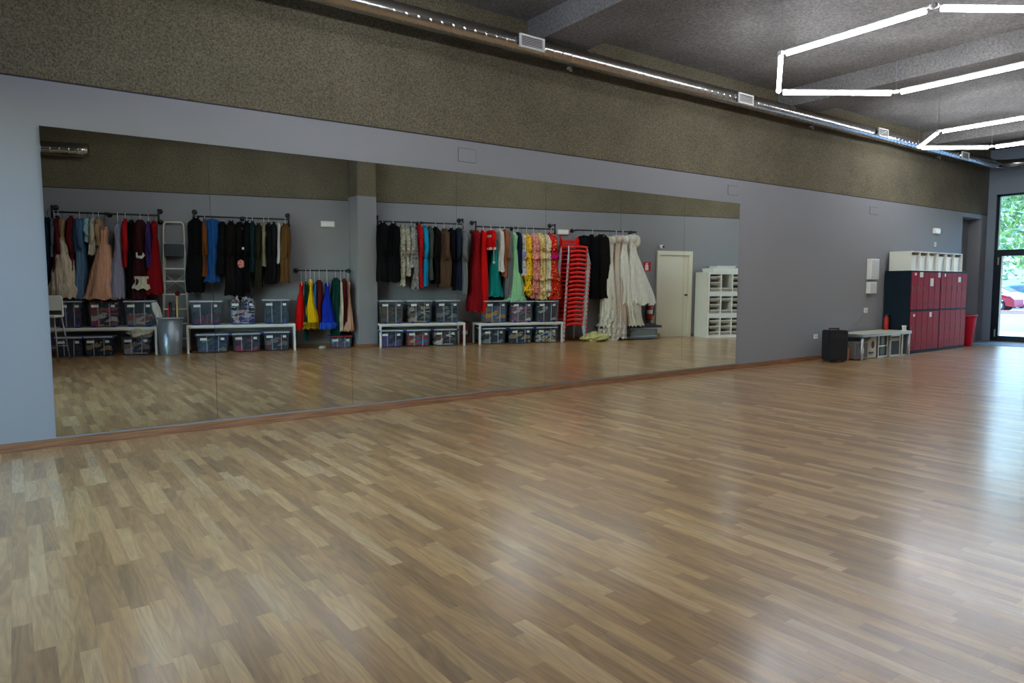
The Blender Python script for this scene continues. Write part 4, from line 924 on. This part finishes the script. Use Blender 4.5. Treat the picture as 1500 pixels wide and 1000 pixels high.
# ---- stepladder leaning on the wall
M_LAD = mat('ladder_aluminium', '#cdc8b8', rough=.4, metal=.35)
def ladder():
    t = thing('stepladder', 'folded aluminium stepladder with black platform leaning on the wall', 'stepladder', WF(2.68, 0, 0), AL)
    zt = 2.50; yb_, yt = .40, .08; Y = lambda z: yb_+(yt-yb_)*z/zt
    Wd = lambda z: .225-.05*z/zt
    m = MB(); P = [(-Wd(0), Y(0), .01), (-Wd(zt-.1), Y(zt-.1), zt-.1), (-Wd(zt)+.012, Y(zt), zt-.03), (-Wd(zt)+.04, Y(zt), zt), (Wd(zt)-.04, Y(zt), zt), (Wd(zt)-.012, Y(zt), zt-.03), (Wd(zt-.1), Y(zt-.1), zt-.1), (Wd(0), Y(0), .01)]
    m.tube(P, .018, 10); m.build('side_rail', M_LAD, t, True)
    m = MB(); m.tube([(-Wd(0)-.0, Y(0)-.09, .01), (-Wd(2.1)+.03, Y(2.1)-.045, 2.1)], .013, 8); m.tube([(Wd(0), Y(0)-.09, .01), (Wd(2.1)-.03, Y(2.1)-.045, 2.1)], .013, 8)
    m.tube([(-Wd(1.3)+.02, Y(1.3)-.07, 1.2), (Wd(1.6)-.02, Y(1.6)-.07, 1.5)], .006, 6); m.tube([(Wd(1.3)-.02, Y(1.3)-.07, 1.2), (-Wd(1.6)+.02, Y(1.6)-.07, 1.5)], .006, 6); m.build('rear_frame', M_LAD, t, True)
    for z in (.28, .56, .84, 1.12, 1.37, 1.61):
        m = MB(); m.box(-Wd(z), Wd(z), Y(z)-.045, Y(z)+.035, z-.012, z+.012); m.build('tread', M_LAD, t)
    m = MB(); m.box(-Wd(1.96)+.01, Wd(1.96)-.01, Y(1.96)-.01, Y(1.96)+.03, 1.84, 2.08, .006); m.build('black_platform', M_BLACKPL, t)
    for sx in (-1, 1): m = MB(); m.tube([(sx*Wd(0), Y(0), 0), (sx*Wd(0), Y(0), .05)], .024, 8); m.build('foot', M_BLACK, t)
ladder()
# ---- grey bin and the props standing in it
waste_bin(WF(2.60, .62, 0), 'grey metal bin full of props at the foot of the stepladder', mat('bin_grey', '#8d939a', rough=.35, metal=.6), .185, .225, .70, mat('bin_grey_rim', '#9aa0a6', rough=.35, metal=.5))
bc = WF(2.60, .62, 0)
def prop(name, label, cat, dx, dy, z0, z1, r, m, lean):
    b = MB(); b.tube([(dx, dy, z0), (dx+lean[0]*.5, dy+lean[1]*.5, (z0+z1)/2), (dx+lean[0], dy+lean[1], z1)], [r, r, r*.8], 10); tag(b.build(name, m, None, True, loc=bc, rz=AL), label, cat, 'props in the grey bin')
prop('walking_stick', 'red stick standing in the grey bin', 'stick', -.02, .05, .03, .92, .022, M_RED, (.02, -.02))
prop('umbrella', 'black folded umbrella standing in the grey bin', 'umbrella', .04, .06, .03, .98, .035, M_BLACK, (-.02, -.03))
prop('umbrella', 'dark wine umbrella standing in the grey bin', 'umbrella', .10, .02, .03, .95, .035, CM('burgundy'), (.03, 0))
prop('baton', 'yellow-topped pale baton in the grey bin', 'baton', .12, .08, .03, 1.10, .02, mat('straw', '#c0a86a'), (.02, -.04))
b = MB(); b.add(blob(.05, (.15, .04, 1.15), (1, 1, 1))); b.tube([(.15, .04, 1.11), (.12, .05, .60), (.10, .0, .03)], .008, 6); tag(b.build('cloth_rose', CM('burgundy'), None, True, loc=bc, rz=AL), 'dark red fabric rose on a stem in the grey bin', 'fabric flower', 'props in the grey bin')
b = MB(); b.tube([(-.15, .06, .40), (-.17, .08, .72), (-.21, .08, .86), (-.24, .10, .98)], [.03, .06, .07, .05], 10); tag(b.build('white_shoe_bag', CM('white'), None, True, loc=bc, rz=AL), 'white cloth bundle poking from the grey bin rim', 'cloth', 'props in the grey bin')

# ---- white folding chair in front of the first bench
def folding_chair():
    t = thing('folding_chair', 'white high folding chair with thin grey legs before the first bench', 'chair', WF(.83, .92, 0), AL+R(12))
    m = MB(); m.box(-.14, .12, -.02, .02, .86, 1.12, .012); m.build('backrest', M_WHITE, t)
    m = MB(); m.box(-.14, .14, -.02, .30, .75, .785, .01); m.build('seat', M_WHITE, t)
    m = MB(); m.tube([(.12, .0, 1.10), (.13, .0, 1.0), (.145, .02, .78), (.15, .05, .76)], .018, 8); m.tube([(-.13, .0, 1.10), (-.14, .0, 1.0), (-.145, .02, .78)], .018, 8); m.build('back_frame', M_WHITE, t, True)
    for sx in (-1, 1):
        for (y0, y1) in ((.27, .33), (.02, -.10)):
            m = MB(); m.tube([(sx*.12, y0, .75), (sx*.17, y1, 0)], .013, 8); m.build('leg', M_GREYMETAL, t, True)
    m = MB(); m.tube([(-.16, .31, .24), (.16, .31, .24)], .01, 8); m.tube([(-.16, -.07, .24), (.16, -.07, .24)], .01, 8); m.build('stretcher', M_GREYMETAL, t, True)
folding_chair()

# ---- stack of red chairs
M_CHLEG = mat('chair_grey_steel', '#b9bdc2', rough=.45)
def chair0():
    t = thing('stacking_chair', 'x', 'chair', (0, 0, 0), 0, 'stacked red chairs')
    # seat: front edge at +y, gently curved
    b = MB(); nx, ny = 10, 8
    def S(i, j, dz): x = -.23+.46*i/nx; y = -.19+.40*j/ny; return (x, y, .43+.028*(1-(2*i/nx-1)**2)+dz)
    top = [[b.bm.verts.new(S(i, j, 0)) for j in range(ny+1)] for i in range(nx+1)]; bot = [[b.bm.verts.new(S(i, j, -.018-.040*smooth(.55, 1, j/ny))) for j in range(ny+1)] for i in range(nx+1)]
    for i in range(nx):
        for j in range(ny): b.bm.faces.new((top[i][j], top[i+1][j], top[i+1][j+1], top[i][j+1])); b.bm.faces.new((bot[i][j], bot[i][j+1], bot[i+1][j+1], bot[i+1][j]))
    for i in range(nx): b.bm.faces.new((top[i][0], bot[i][0], bot[i+1][0], top[i+1][0])); b.bm.faces.new((top[i][ny], top[i+1][ny], bot[i+1][ny], bot[i][ny]))
    for j in range(ny): b.bm.faces.new((top[0][j], top[0][j+1], bot[0][j+1], bot[0][j])); b.bm.faces.new((top[nx][j], bot[nx][j], bot[nx][j+1], top[nx][j+1]))
    b.build('seat', M_RED, t, True)
    b = MB()
    for sx in (-1, 1): b.rings([[(sx*x, y, z) for x, y in ((.195, -.21), (.255, -.21), (.255, -.12), (.20, -.14))] if z < .2 else [(sx*.235, -.245, z), (sx*.258, -.245, z), (sx*.258, -.215, z), (sx*.235, -.215, z)] for z in (-.02, .10, .21)])
    nb = 8; rows = [[(-.225+.45*i/nb, -.195-.03*(1-(2*i/nb-1)**2), z+.015*(1-(2*i/nb-1)**2)) for i in range(nb+1)] for z in (.05, .12)]
    r1 = [[b.bm.verts.new(p) for p in r] for r in rows]; r2 = [[b.bm.verts.new((p[0], p[1]-.02, p[2])) for p in r] for r in rows]
    for i in range(nb):
        b.bm.faces.new((r1[0][i], r1[0][i+1], r1[1][i+1], r1[1][i])); b.bm.faces.new((r2[0][i], r2[1][i], r2[1][i+1], r2[0][i+1])); b.bm.faces.new((r1[1][i], r1[1][i+1], r2[1][i+1], r2[1][i])); b.bm.faces.new((r1[0][i], r2[0][i], r2[0][i+1], r1[0][i+1]))
    o = b.build('backrest', M_RED, t, False); o.location = (0, -.01, .46)
    for sx in (-1, 1):
        for (y0, y1) in ((.12, .20), (-.15, -.26)):
            b = MB(); b.tube([(sx*.25, y0, .44), (sx*.31, y1, .02)], .018, 8); lg = b.build('leg', M_CHLEG, t, True)
            f = MB(); f.tube([(sx*.31, y1, 0), (sx*.3085, y1-(y1-y0)*.03, .03)], .021, 8); f.build('foot_cap', M_RED, lg)
    return t
ordn = ['second', 'third', 'fourth', 'fifth', 'sixth', 'seventh', 'eighth', 'ninth', 'tenth', 'eleventh', 'twelfth', 'thirteenth', 'fourteenth', 'fifteenth', 'sixteenth', 'seventeenth', 'eighteenth']
NCH = 19; c = chair0()
for k in range(NCH):
    lab = 'red stacking chair at the bottom of the tall stack' if k == 0 else 'red stacking chair on top of the tall stack' if k == NCH-1 else 'red stacking chair, %s from the bottom of the tall stack' % ordn[k-1]
    loc = WF(11.02+.003*k, .36+.005*k, .0985*k)
    if k == 0: c.location = loc; c.rotation_euler = (0, 0, AL+R(-10)); c['label'] = lab
    else: dup(c, loc, AL+R(-10)+R(random.uniform(-.6, .6)), lab)

# ---- trolley, board and small things near the door
t = thing('platform_trolley', 'low dark platform trolley with pale metal edges below the gowns', 'trolley', WF(12.6, .12, 0), AL)
m = MB(); m.box(-.72, .76, 0, .34, .02, .07, .004); m.build('lower_deck', mat('trolley_grey', '#5d6263', rough=.6), t)
m = MB(); m.box(-.72, .76, .0, .02, .07, .27); m.box(-.1, .76, .32, .33, .05, .25); m.build('side_panel', mat('trolley_panel', '#6d726f', rough=.6), t)
m = MB(); m.tube([(-.72, .34, .08), (.76, .34, .08), (.76, .34, .27), (-.1, .34, .27)], .013, 8); m.tube([(-.72, .02, .30), (.76, .02, .30)], .013, 8); m.build('edge_rail', M_GREYMETAL, t, True)
for x in (-.6, .64):
    m = MB(); m.tube([(x, .10, .03), (x, .24, .03)], .03, 12); m.build('wheel', M_BLACK, t, True)
t = thing('folded_board', 'grey framed board standing behind the widest bridal gown', 'board', WF(12.92, .06, .335), AL)
m = MB(); m.box(-.5, .42, -.02, .02, 0, .62); m.build('board_panel', mat('board_grey', '#5a5e58', rough=.6), t)
m = MB(); m.box(-.52, -.5, -.025, .025, -.0, .63); m.box(.42, .445, -.025, .025, 0, .63); m.box(-.5, .42, -.025, .025, -.015, .02); m.build('metal_edge', M_GREYMETAL, t)
m = MB(); m.box(-.78, .9, -.06, .30, 0, .055, .004); o = m.build('dark_bench_board', mat('dark_slab', '#34343a', rough=.5), None, loc=WF(12.62, .12, .28), rz=AL); tag(o, 'dark grey board lying across the trolley below the gowns', 'board')
m = MB(); m.tube([(.12*cos(a)+.1*sin(a*.5), .02*sin(3*a)+0, .16+.11*sin(a)) for a in [k*.35 for k in range(38)]], .012, 8); o = m.build('black_cable', M_BLACK, None, True, loc=WF(12.45, .50, .02), rz=AL); tag(o, 'coil of black cable hanging over the trolley edge', 'cable')
m = MB(); m.box(-.06, .06, -.05, .05, 0, .22, .006); o = m.build('socket_box', mat('beige_plastic', '#b9b29c'), None, loc=WF(13.45, .05, .37), rz=AL); tag(o, 'small beige box on the wall beside the door', 'box')
m = MB(); m.box(-.11, .11, -.1, .1, 0, .11, .004); o = m.build('wooden_block', M_WOOD, None, loc=WF(13.50, .12, 0), rz=AL); tag(o, 'pale wooden block on the floor beside the door frame', 'wooden block')
# fire extinguisher sign
t = thing('safety_sign', 'red square sign with white extinguisher symbol beside the door', 'sign', WF(13.305, .0, 1.78), AL)
m = MB(); m.box(-.115, .115, 0, .006, -.115, .115); m.build('sign_plate', mat('sign_red', '#b81c20', rough=.5), t)
m = MB(); m.prism([(-.045, -.09), (.045, -.09), (.045, .03), (.02, .06), (-.02, .06), (-.045, .03)], .006, .009); m.box(-.03, .04, .006, .009, .07, .09); m.box(-.012, .012, .006, .009, .06, .07); m.build('extinguisher_symbol', M_PAPER, t)
# camera dome
t = thing('security_camera', 'small white security camera with dark lens above the door', 'camera', WF(13.69, 0, 2.28), AL)
m = MB(); m.tube([(0, 0, 0), (0, .03, 0)], .045, 14); m.build('mount', M_WHITEPL, t, True)
m = MB(); m.add(blob(.05, (0, .07, 0), (1, 1, 1))); m.build('dome', M_WHITEPL, t, True)
m = MB(); m.tube([(0.012, .11, -.005), (0.012, .128, -.005)], .026, 12); m.build('lens', M_BLACK, t, True)
# ---- door
m = MB(); m.box(13.58, 13.68, -.02, .06, 0, 2.18); m.box(14.53, 14.63, -.02, .06, 0, 2.18); m.box(13.68, 14.53, -.02, .06, 2.08, 2.18)
dr = struct('door_2', m, mat('door_white', '#dcd6c2', rough=.45), loc=WF(0, 0), rz=AL)
m = MB(); m.box(13.68, 14.53, -.01, .012, .005, 2.08); m.build('door_leaf', mat('door_white', '#dcd6c2'), dr)
m = MB(); m.lathe([(.024, 0), (.024, .008), (.012, .012), (.012, .04), (.027, .05), (.027, .07), (.01, .078)], 14); bmesh.ops.rotate(m.bm, verts=m.bm.verts[:], cent=(0, 0, 0), matrix=Matrix.Rotation(-pi/2, 3, 'X')); bmesh.ops.translate(m.bm, verts=m.bm.verts[:], vec=(14.46, .012, 1.07)); m.build('door_knob', mat('knob_grey', '#55565a', rough=.3, metal=.8), dr, True)
# ---- white drawer units
def drawer_unit(z, label, missing, tilt=()):
    W_, H_, DP = 1.12, .55, .55; T_ = .04
    t = thing('drawer_unit', label, 'drawer unit', WF(14.76, .02, z), AL, 'stacked white drawer units'); m = MB()
    m.box(0, W_, 0, DP, 0, .07); m.box(0, W_, 0, DP, H_-.05, H_); m.box(0, T_, 0, DP, .07, H_-.05); m.box(W_-T_, W_, 0, DP, .07, H_-.05); m.box(T_, W_-T_, 0, .015, .07, H_-.05); m.build('carcass', M_WHITE, t)
    cw = (W_-2*T_)/3
    for k in (1, 2): m = MB(); m.box(T_+k*cw-.015, T_+k*cw+.015, .015, DP, .07, H_-.05); m.build('divider', M_WHITE, t)
    rh = (H_-.12)/3
    mt = clear_plastic('drawer_white', '#b9b4a4', .9, .4)
    for c_ in range(3):
        for r in range(3):
            if (c_, r) in missing: continue
            x0, x1 = T_+c_*cw+.022, T_+(c_+1)*cw-.022; zz = .07+r*rh
            m = MB(); m.rings([[(x0+.02, .05, zz+.012), (x1-.02, .05, zz+.012), (x1-.02, DP-.03, zz+.012), (x0+.02, DP-.03, zz+.012)], [(x0, .03, zz+.078), (x1, .03, zz+.078), (x1, DP-.005, zz+.078), (x0, DP-.005, zz+.078)]], True, False)
            d = m.build('drawer', mt, t); m = MB(); m.box(x0-.008, x1+.008, DP-.012, DP+.008, zz+.068, zz+.086, .003); m.build('drawer_lip', M_WHITEPL, d)
    return t
drawer_unit(0, 'bottom unit of the white drawer stack beside the door', ())
drawer_unit(.551, 'middle unit of the white drawer stack with one gap', ((1, 1),))
drawer_unit(1.102, 'top unit of the white drawer stack with an open centre', ((1, 1), (1, 2)))
def tray(s, off, z, w, d, h, rz, label):
    m = MB(); m.rings([[(-w*.47, -d*.47, 0), (w*.47, -d*.47, 0), (w*.47, d*.47, 0), (-w*.47, d*.47, 0)], [(-w/2, -d/2, h), (w/2, -d/2, h), (w/2, d/2, h), (-w/2, d/2, h)], [(-w/2+.02, -d/2+.02, h), (w/2-.02, -d/2+.02, h), (w/2-.02, d/2-.02, h), (-w/2+.02, d/2-.02, h)], [(-w*.45, -d*.45, .012), (w*.45, -d*.45, .012), (w*.45, d*.45, .012), (-w*.45, d*.45, .012)]])
    o = m.build('drawer_tray', M_WHITEPL, None, loc=WF(s, off, z), rz=AL+rz); tag(o, label, 'tray', 'loose trays on the drawer units'); return o
tray(15.38, .30, 1.655, .95, .45, .10, 0, 'wide white tray lying on top of the drawer stack')
tray(15.36, .31, 1.757, .55, .38, .06, R(6), 'smaller white tray lying in the wide one on the drawer stack')
m = MB(); m.box(-.05, .05, -.02, .02, 0, .012)

# ================================================================== the street outside
OS = mat('asphalt', '#5c5f66', rough=.85, noise=.12, nscale=.8); OP = mat('pavement_stone', '#8c8d90', rough=.85, noise=.08, nscale=2)
m = MB(); m.box(XG+.2, 24.5, -60, 60, -.25, -.03); struct('pavement', m, OP)
m = MB(); m.box(24.5, 44.0, -60, 60, -.35, -.15); struct('road', m, OS)
m = MB(); m.box(44.0, 95, -60, 60, -.35, -.10); struct('parking_ground', m, OS)
m = MB(); m.box(XL-30, XL-.3, -40, 40, -.25, -.03); struct('pavement', m, OP)
m = MB(); m.box(44.5, 44.75, -30, 40, -.10, .0); o = struct('kerb', m, mat('kerb_red', '#9a5a55', rough=.8))
# building across the street
bl = thing('apartment_building', 'pale grey apartment building beyond the parked cars', 'building', (92, 22, 0))
m = MB(); m.box(0, 14, -40, 30, -.1, 16); m.build('facade', mat('facade', '#8f8b82', rough=.85, noise=.06, nscale=.4), bl)
for fz in range(4):
    for fy in range(9):
        m = MB(); m.box(-.05, .02, -37+fy*7.4, -33+fy*7.4, 1.2+fz*3.9, 3.4+fz*3.9); f_ = m.build('window', mat('facade_window', '#5d6a72', rough=.2), bl)
        b = MB(); b.box(-.09, -.04, -37+fy*7.4, -33+fy*7.4, 2.25+fz*3.9, 2.35+fz*3.9); b.build('window_bar', M_WHITEPL, f_)
for fz in range(1, 4):
    m = MB(); m.box(-.5, 0, -40, 30, fz*3.9+.2, fz*3.9+.5); m.build('floor_band', mat('facade_band', '#a5a299', rough=.85), bl)
def tree(name, label, x, y, h, r, seed, n, c0, c1):
    rnd = random.Random(seed); t = thing(name, label, 'tree', (x, y, -.15), 0, 'street trees')
    m = MB(); m.tube([(0, 0, 0), (.05, .1, h*.25), (-.05, .1, h*.5), (.1, 0, h*.72)], [.22, .18, .15, .07], 10)
    for k in range(7):
        a = rnd.uniform(0, 6.28); z = h*rnd.uniform(.33, .55); m.tube([(0, .05, z), (cos(a)*r*.3, sin(a)*r*.3, z+h*.12), (cos(a)*r*.65, sin(a)*r*.65, z+h*.22)], [.09, .06, .02], 6)
    m.build('trunk', mat('bark', '#5d5146', rough=.9, bump=.5, bscale=8), t, True)
    mm = bpy.data.materials.get('leaf_'+name) or None
    lm = bpy.data.materials.new('leaf_'+name); lm.use_nodes = True; nt = lm.node_tree; b = nt.nodes['Principled BSDF']; b.inputs['Roughness'].default_value = .6
    tcn = nt.nodes.new('ShaderNodeTexCoord'); ns = nt.nodes.new('ShaderNodeTexNoise'); ns.inputs['Scale'].default_value = 1.4; mx = nt.nodes.new('ShaderNodeMix'); mx.data_type = 'RGBA'
    rp = nt.nodes.new('ShaderNodeMapRange'); rp.inputs[1].default_value = .35; rp.inputs[2].default_value = .65
    mx.inputs[6].default_value = lin(c0); mx.inputs[7].default_value = lin(c1); nt.links.new(tcn.outputs['Object'], ns.inputs['Vector']); nt.links.new(ns.outputs['Fac'], rp.inputs[0]); nt.links.new(rp.outputs[0], mx.inputs[0])
    tl = nt.nodes.new('ShaderNodeBsdfTranslucent'); ad = nt.nodes.new('ShaderNodeMixShader'); ad.inputs[0].default_value = .45
    nt.links.new(mx.outputs[2], b.inputs['Base Color']); nt.links.new(mx.outputs[2], tl.inputs[0]); nt.links.new(b.outputs[0], ad.inputs[1]); nt.links.new(tl.outputs[0], ad.inputs[2]); nt.links.new(ad.outputs[0], nt.nodes['Material Output'].inputs[0])
    verts, faces = [], []
    cl = []
    for k in range(60):
        a, e = rnd.uniform(0, 6.28), rnd.uniform(-.9, 1); rr = r*rnd.uniform(.35, 1)**.6
        cl.append(Vector((rr*cos(a)*math.sqrt(max(0, 1-e*e*.7)), rr*sin(a)*math.sqrt(max(0, 1-e*e*.7)), h*.66+e*h*.34)))
    for k in range(n):
        c = rnd.choice(cl)+Vector((rnd.gauss(0, .16*r), rnd.gauss(0, .16*r), rnd.gauss(0, .13*r)))
        u = Vector((rnd.gauss(0, 1), rnd.gauss(0, 1), rnd.gauss(0, 1))).normalized(); w = u.orthogonal().normalized(); s_ = rnd.uniform(.05, .11)
        i = len(verts); verts += [c-u*s_*1.5, c+w*s_*.7, c+u*s_*1.5, c-w*s_*.7]; faces.append((i, i+1, i+2, i+3))
    me = bpy.data.meshes.new('foliage'); me.from_pydata([tuple(v) for v in verts], [], faces); me.materials.append(lm)
    o = bpy.data.objects.new('foliage', me); col.objects.link(o); o.parent = t
tree('plane_tree', 'leafy green tree filling the upper entrance window', 30.0, 6.3, 6.3, 4.0, 4, 15000, '#2a5c38', '#6f8f3e')
tree('plane_tree', 'leafy tree farther along the kerb past the entrance', 36.0, -3.0, 9.0, 3.4, 9, 8000, '#2a5c38', '#5f8440')
tree('lime_tree', 'darker tree standing behind the parked cars', 56.0, 22.0, 10, 4.0, 12, 8000, '#224d34', '#4f7040')
# parked cars
def car(label, x, y, rz, paint):
    t = thing('parked_car', label, 'car', (x, y, -.10), rz, 'parked cars')
    pm = mat('paint_'+paint, paint, rough=.3, spec=.15)
    prof = [(-2.1, .35), (-2.12, .75), (-1.95, 1.0), (-1.6, 1.42), (-1.0, 1.52), (-.1, 1.52), (.45, 1.42), (1.15, 1.02), (1.9, .86), (2.1, .66), (2.12, .35)]
    def arch(cx): return [(cx+.40*cos(a), .32+.40*sin(a)) for a in [pi*k/8 for k in range(9)]]
    low = [(2.12, .25)]+[(px, max(.25, pz)) for px, pz in arch(1.32)]+[(px, max(.25, pz)) for px, pz in arch(-1.32)]+[(-2.12, .25)]
    poly = prof+low; m = MB(); rings = []
    for yy, k in ((-.86, .0), (-.84, 1), (.84, 1), (.86, .0)):
        rings.append([(px*(1 if k else .99), yy*(1-.16*max(0, (pz-.95)/.57)), pz) for px, pz in poly])
    m.rings(rings); m.build('car_body', pm, t)
    gl = mat('car_glass', '#2d3a42', rough=.1)
    for sy in (-1, 1):
        for pts in ([(-1.45, 1.02), (-1.28, 1.40), (-.52, 1.45), (-.5, 1.02)], [(-.42, 1.02), (-.44, 1.45), (.35, 1.37), (.85, 1.02)]):
            m = MB(); m.rings([[(px, sy*(.865+q)*(1-.16*max(0, (pz-.95)/.57)), pz) for px, pz in pts] for q in (0.0, .012)]); m.build('side_window', gl, t)
    m = MB(); m.rings([[(.50, -.68, 1.41), (.50, .68, 1.41), (1.12, .74, 1.05), (1.12, -.74, 1.05)], [(.53, -.68, 1.43), (.53, .68, 1.43), (1.16, .74, 1.06), (1.16, -.74, 1.06)]]); m.build('windscreen', gl, t)
    for wx in (-1.32, 1.32):
        for sy in (-1, 1):
            m = MB(); m.tube([(wx, sy*.68, .32), (wx, sy*.87, .32)], .32, 24); w_ = m.build('wheel', mat('tyre', '#18191b', rough=.8), t)
            m = MB(); m.tube([(wx, sy*.87, .32), (wx, sy*.885, .32)], .07, 14)
            for q in range(5):
                a = 2*pi*q/5+.3; m.tube([(wx+.05*cos(a), sy*.88, .32+.05*sin(a)), (wx+.21*cos(a), sy*.88, .32+.21*sin(a))], .035, 6)
            m.tube([(wx+.21*cos(2*pi*q/24), sy*.876, .32+.21*sin(2*pi*q/24)) for q in range(25)], .02, 6); m.build('rim', M_ALU, w_)
    for sy in (-1, 1):
        m = MB(); m.rings([[(1.80, sy*.62, .70), (2.06, sy*.60, .66), (2.0, sy*.80, .70), (1.78, sy*.84, .76)], [(1.80, sy*.62, .80), (2.05, sy*.60, .72), (1.98, sy*.82, .78), (1.76, sy*.86, .86)]]); m.build('headlight', mat('lamp_glass', '#dfe6ea', rough=.1), t)
        m = MB(); m.box(.75, .92, sy*.86-.06+sy*.06, sy*.86+.06+sy*.06, 1.0, 1.13, .03); m.build('wing_mirror', pm, t)
    return t
car('red hatchback seen side on through the entrance glass', 46.6, 17.1, -pi/2+R(3), '#6d0a20')
car('white car parked right behind the red hatchback', 53.5, 18.6, -pi/2, '#dfe2e4')
car('silver car parked beyond the white one', 53.0, 13.2, -pi/2, '#c5cbd0')
car('blue car parked beyond the white cars', 59.0, 18.0, -pi/2+R(3), '#2f6f92')
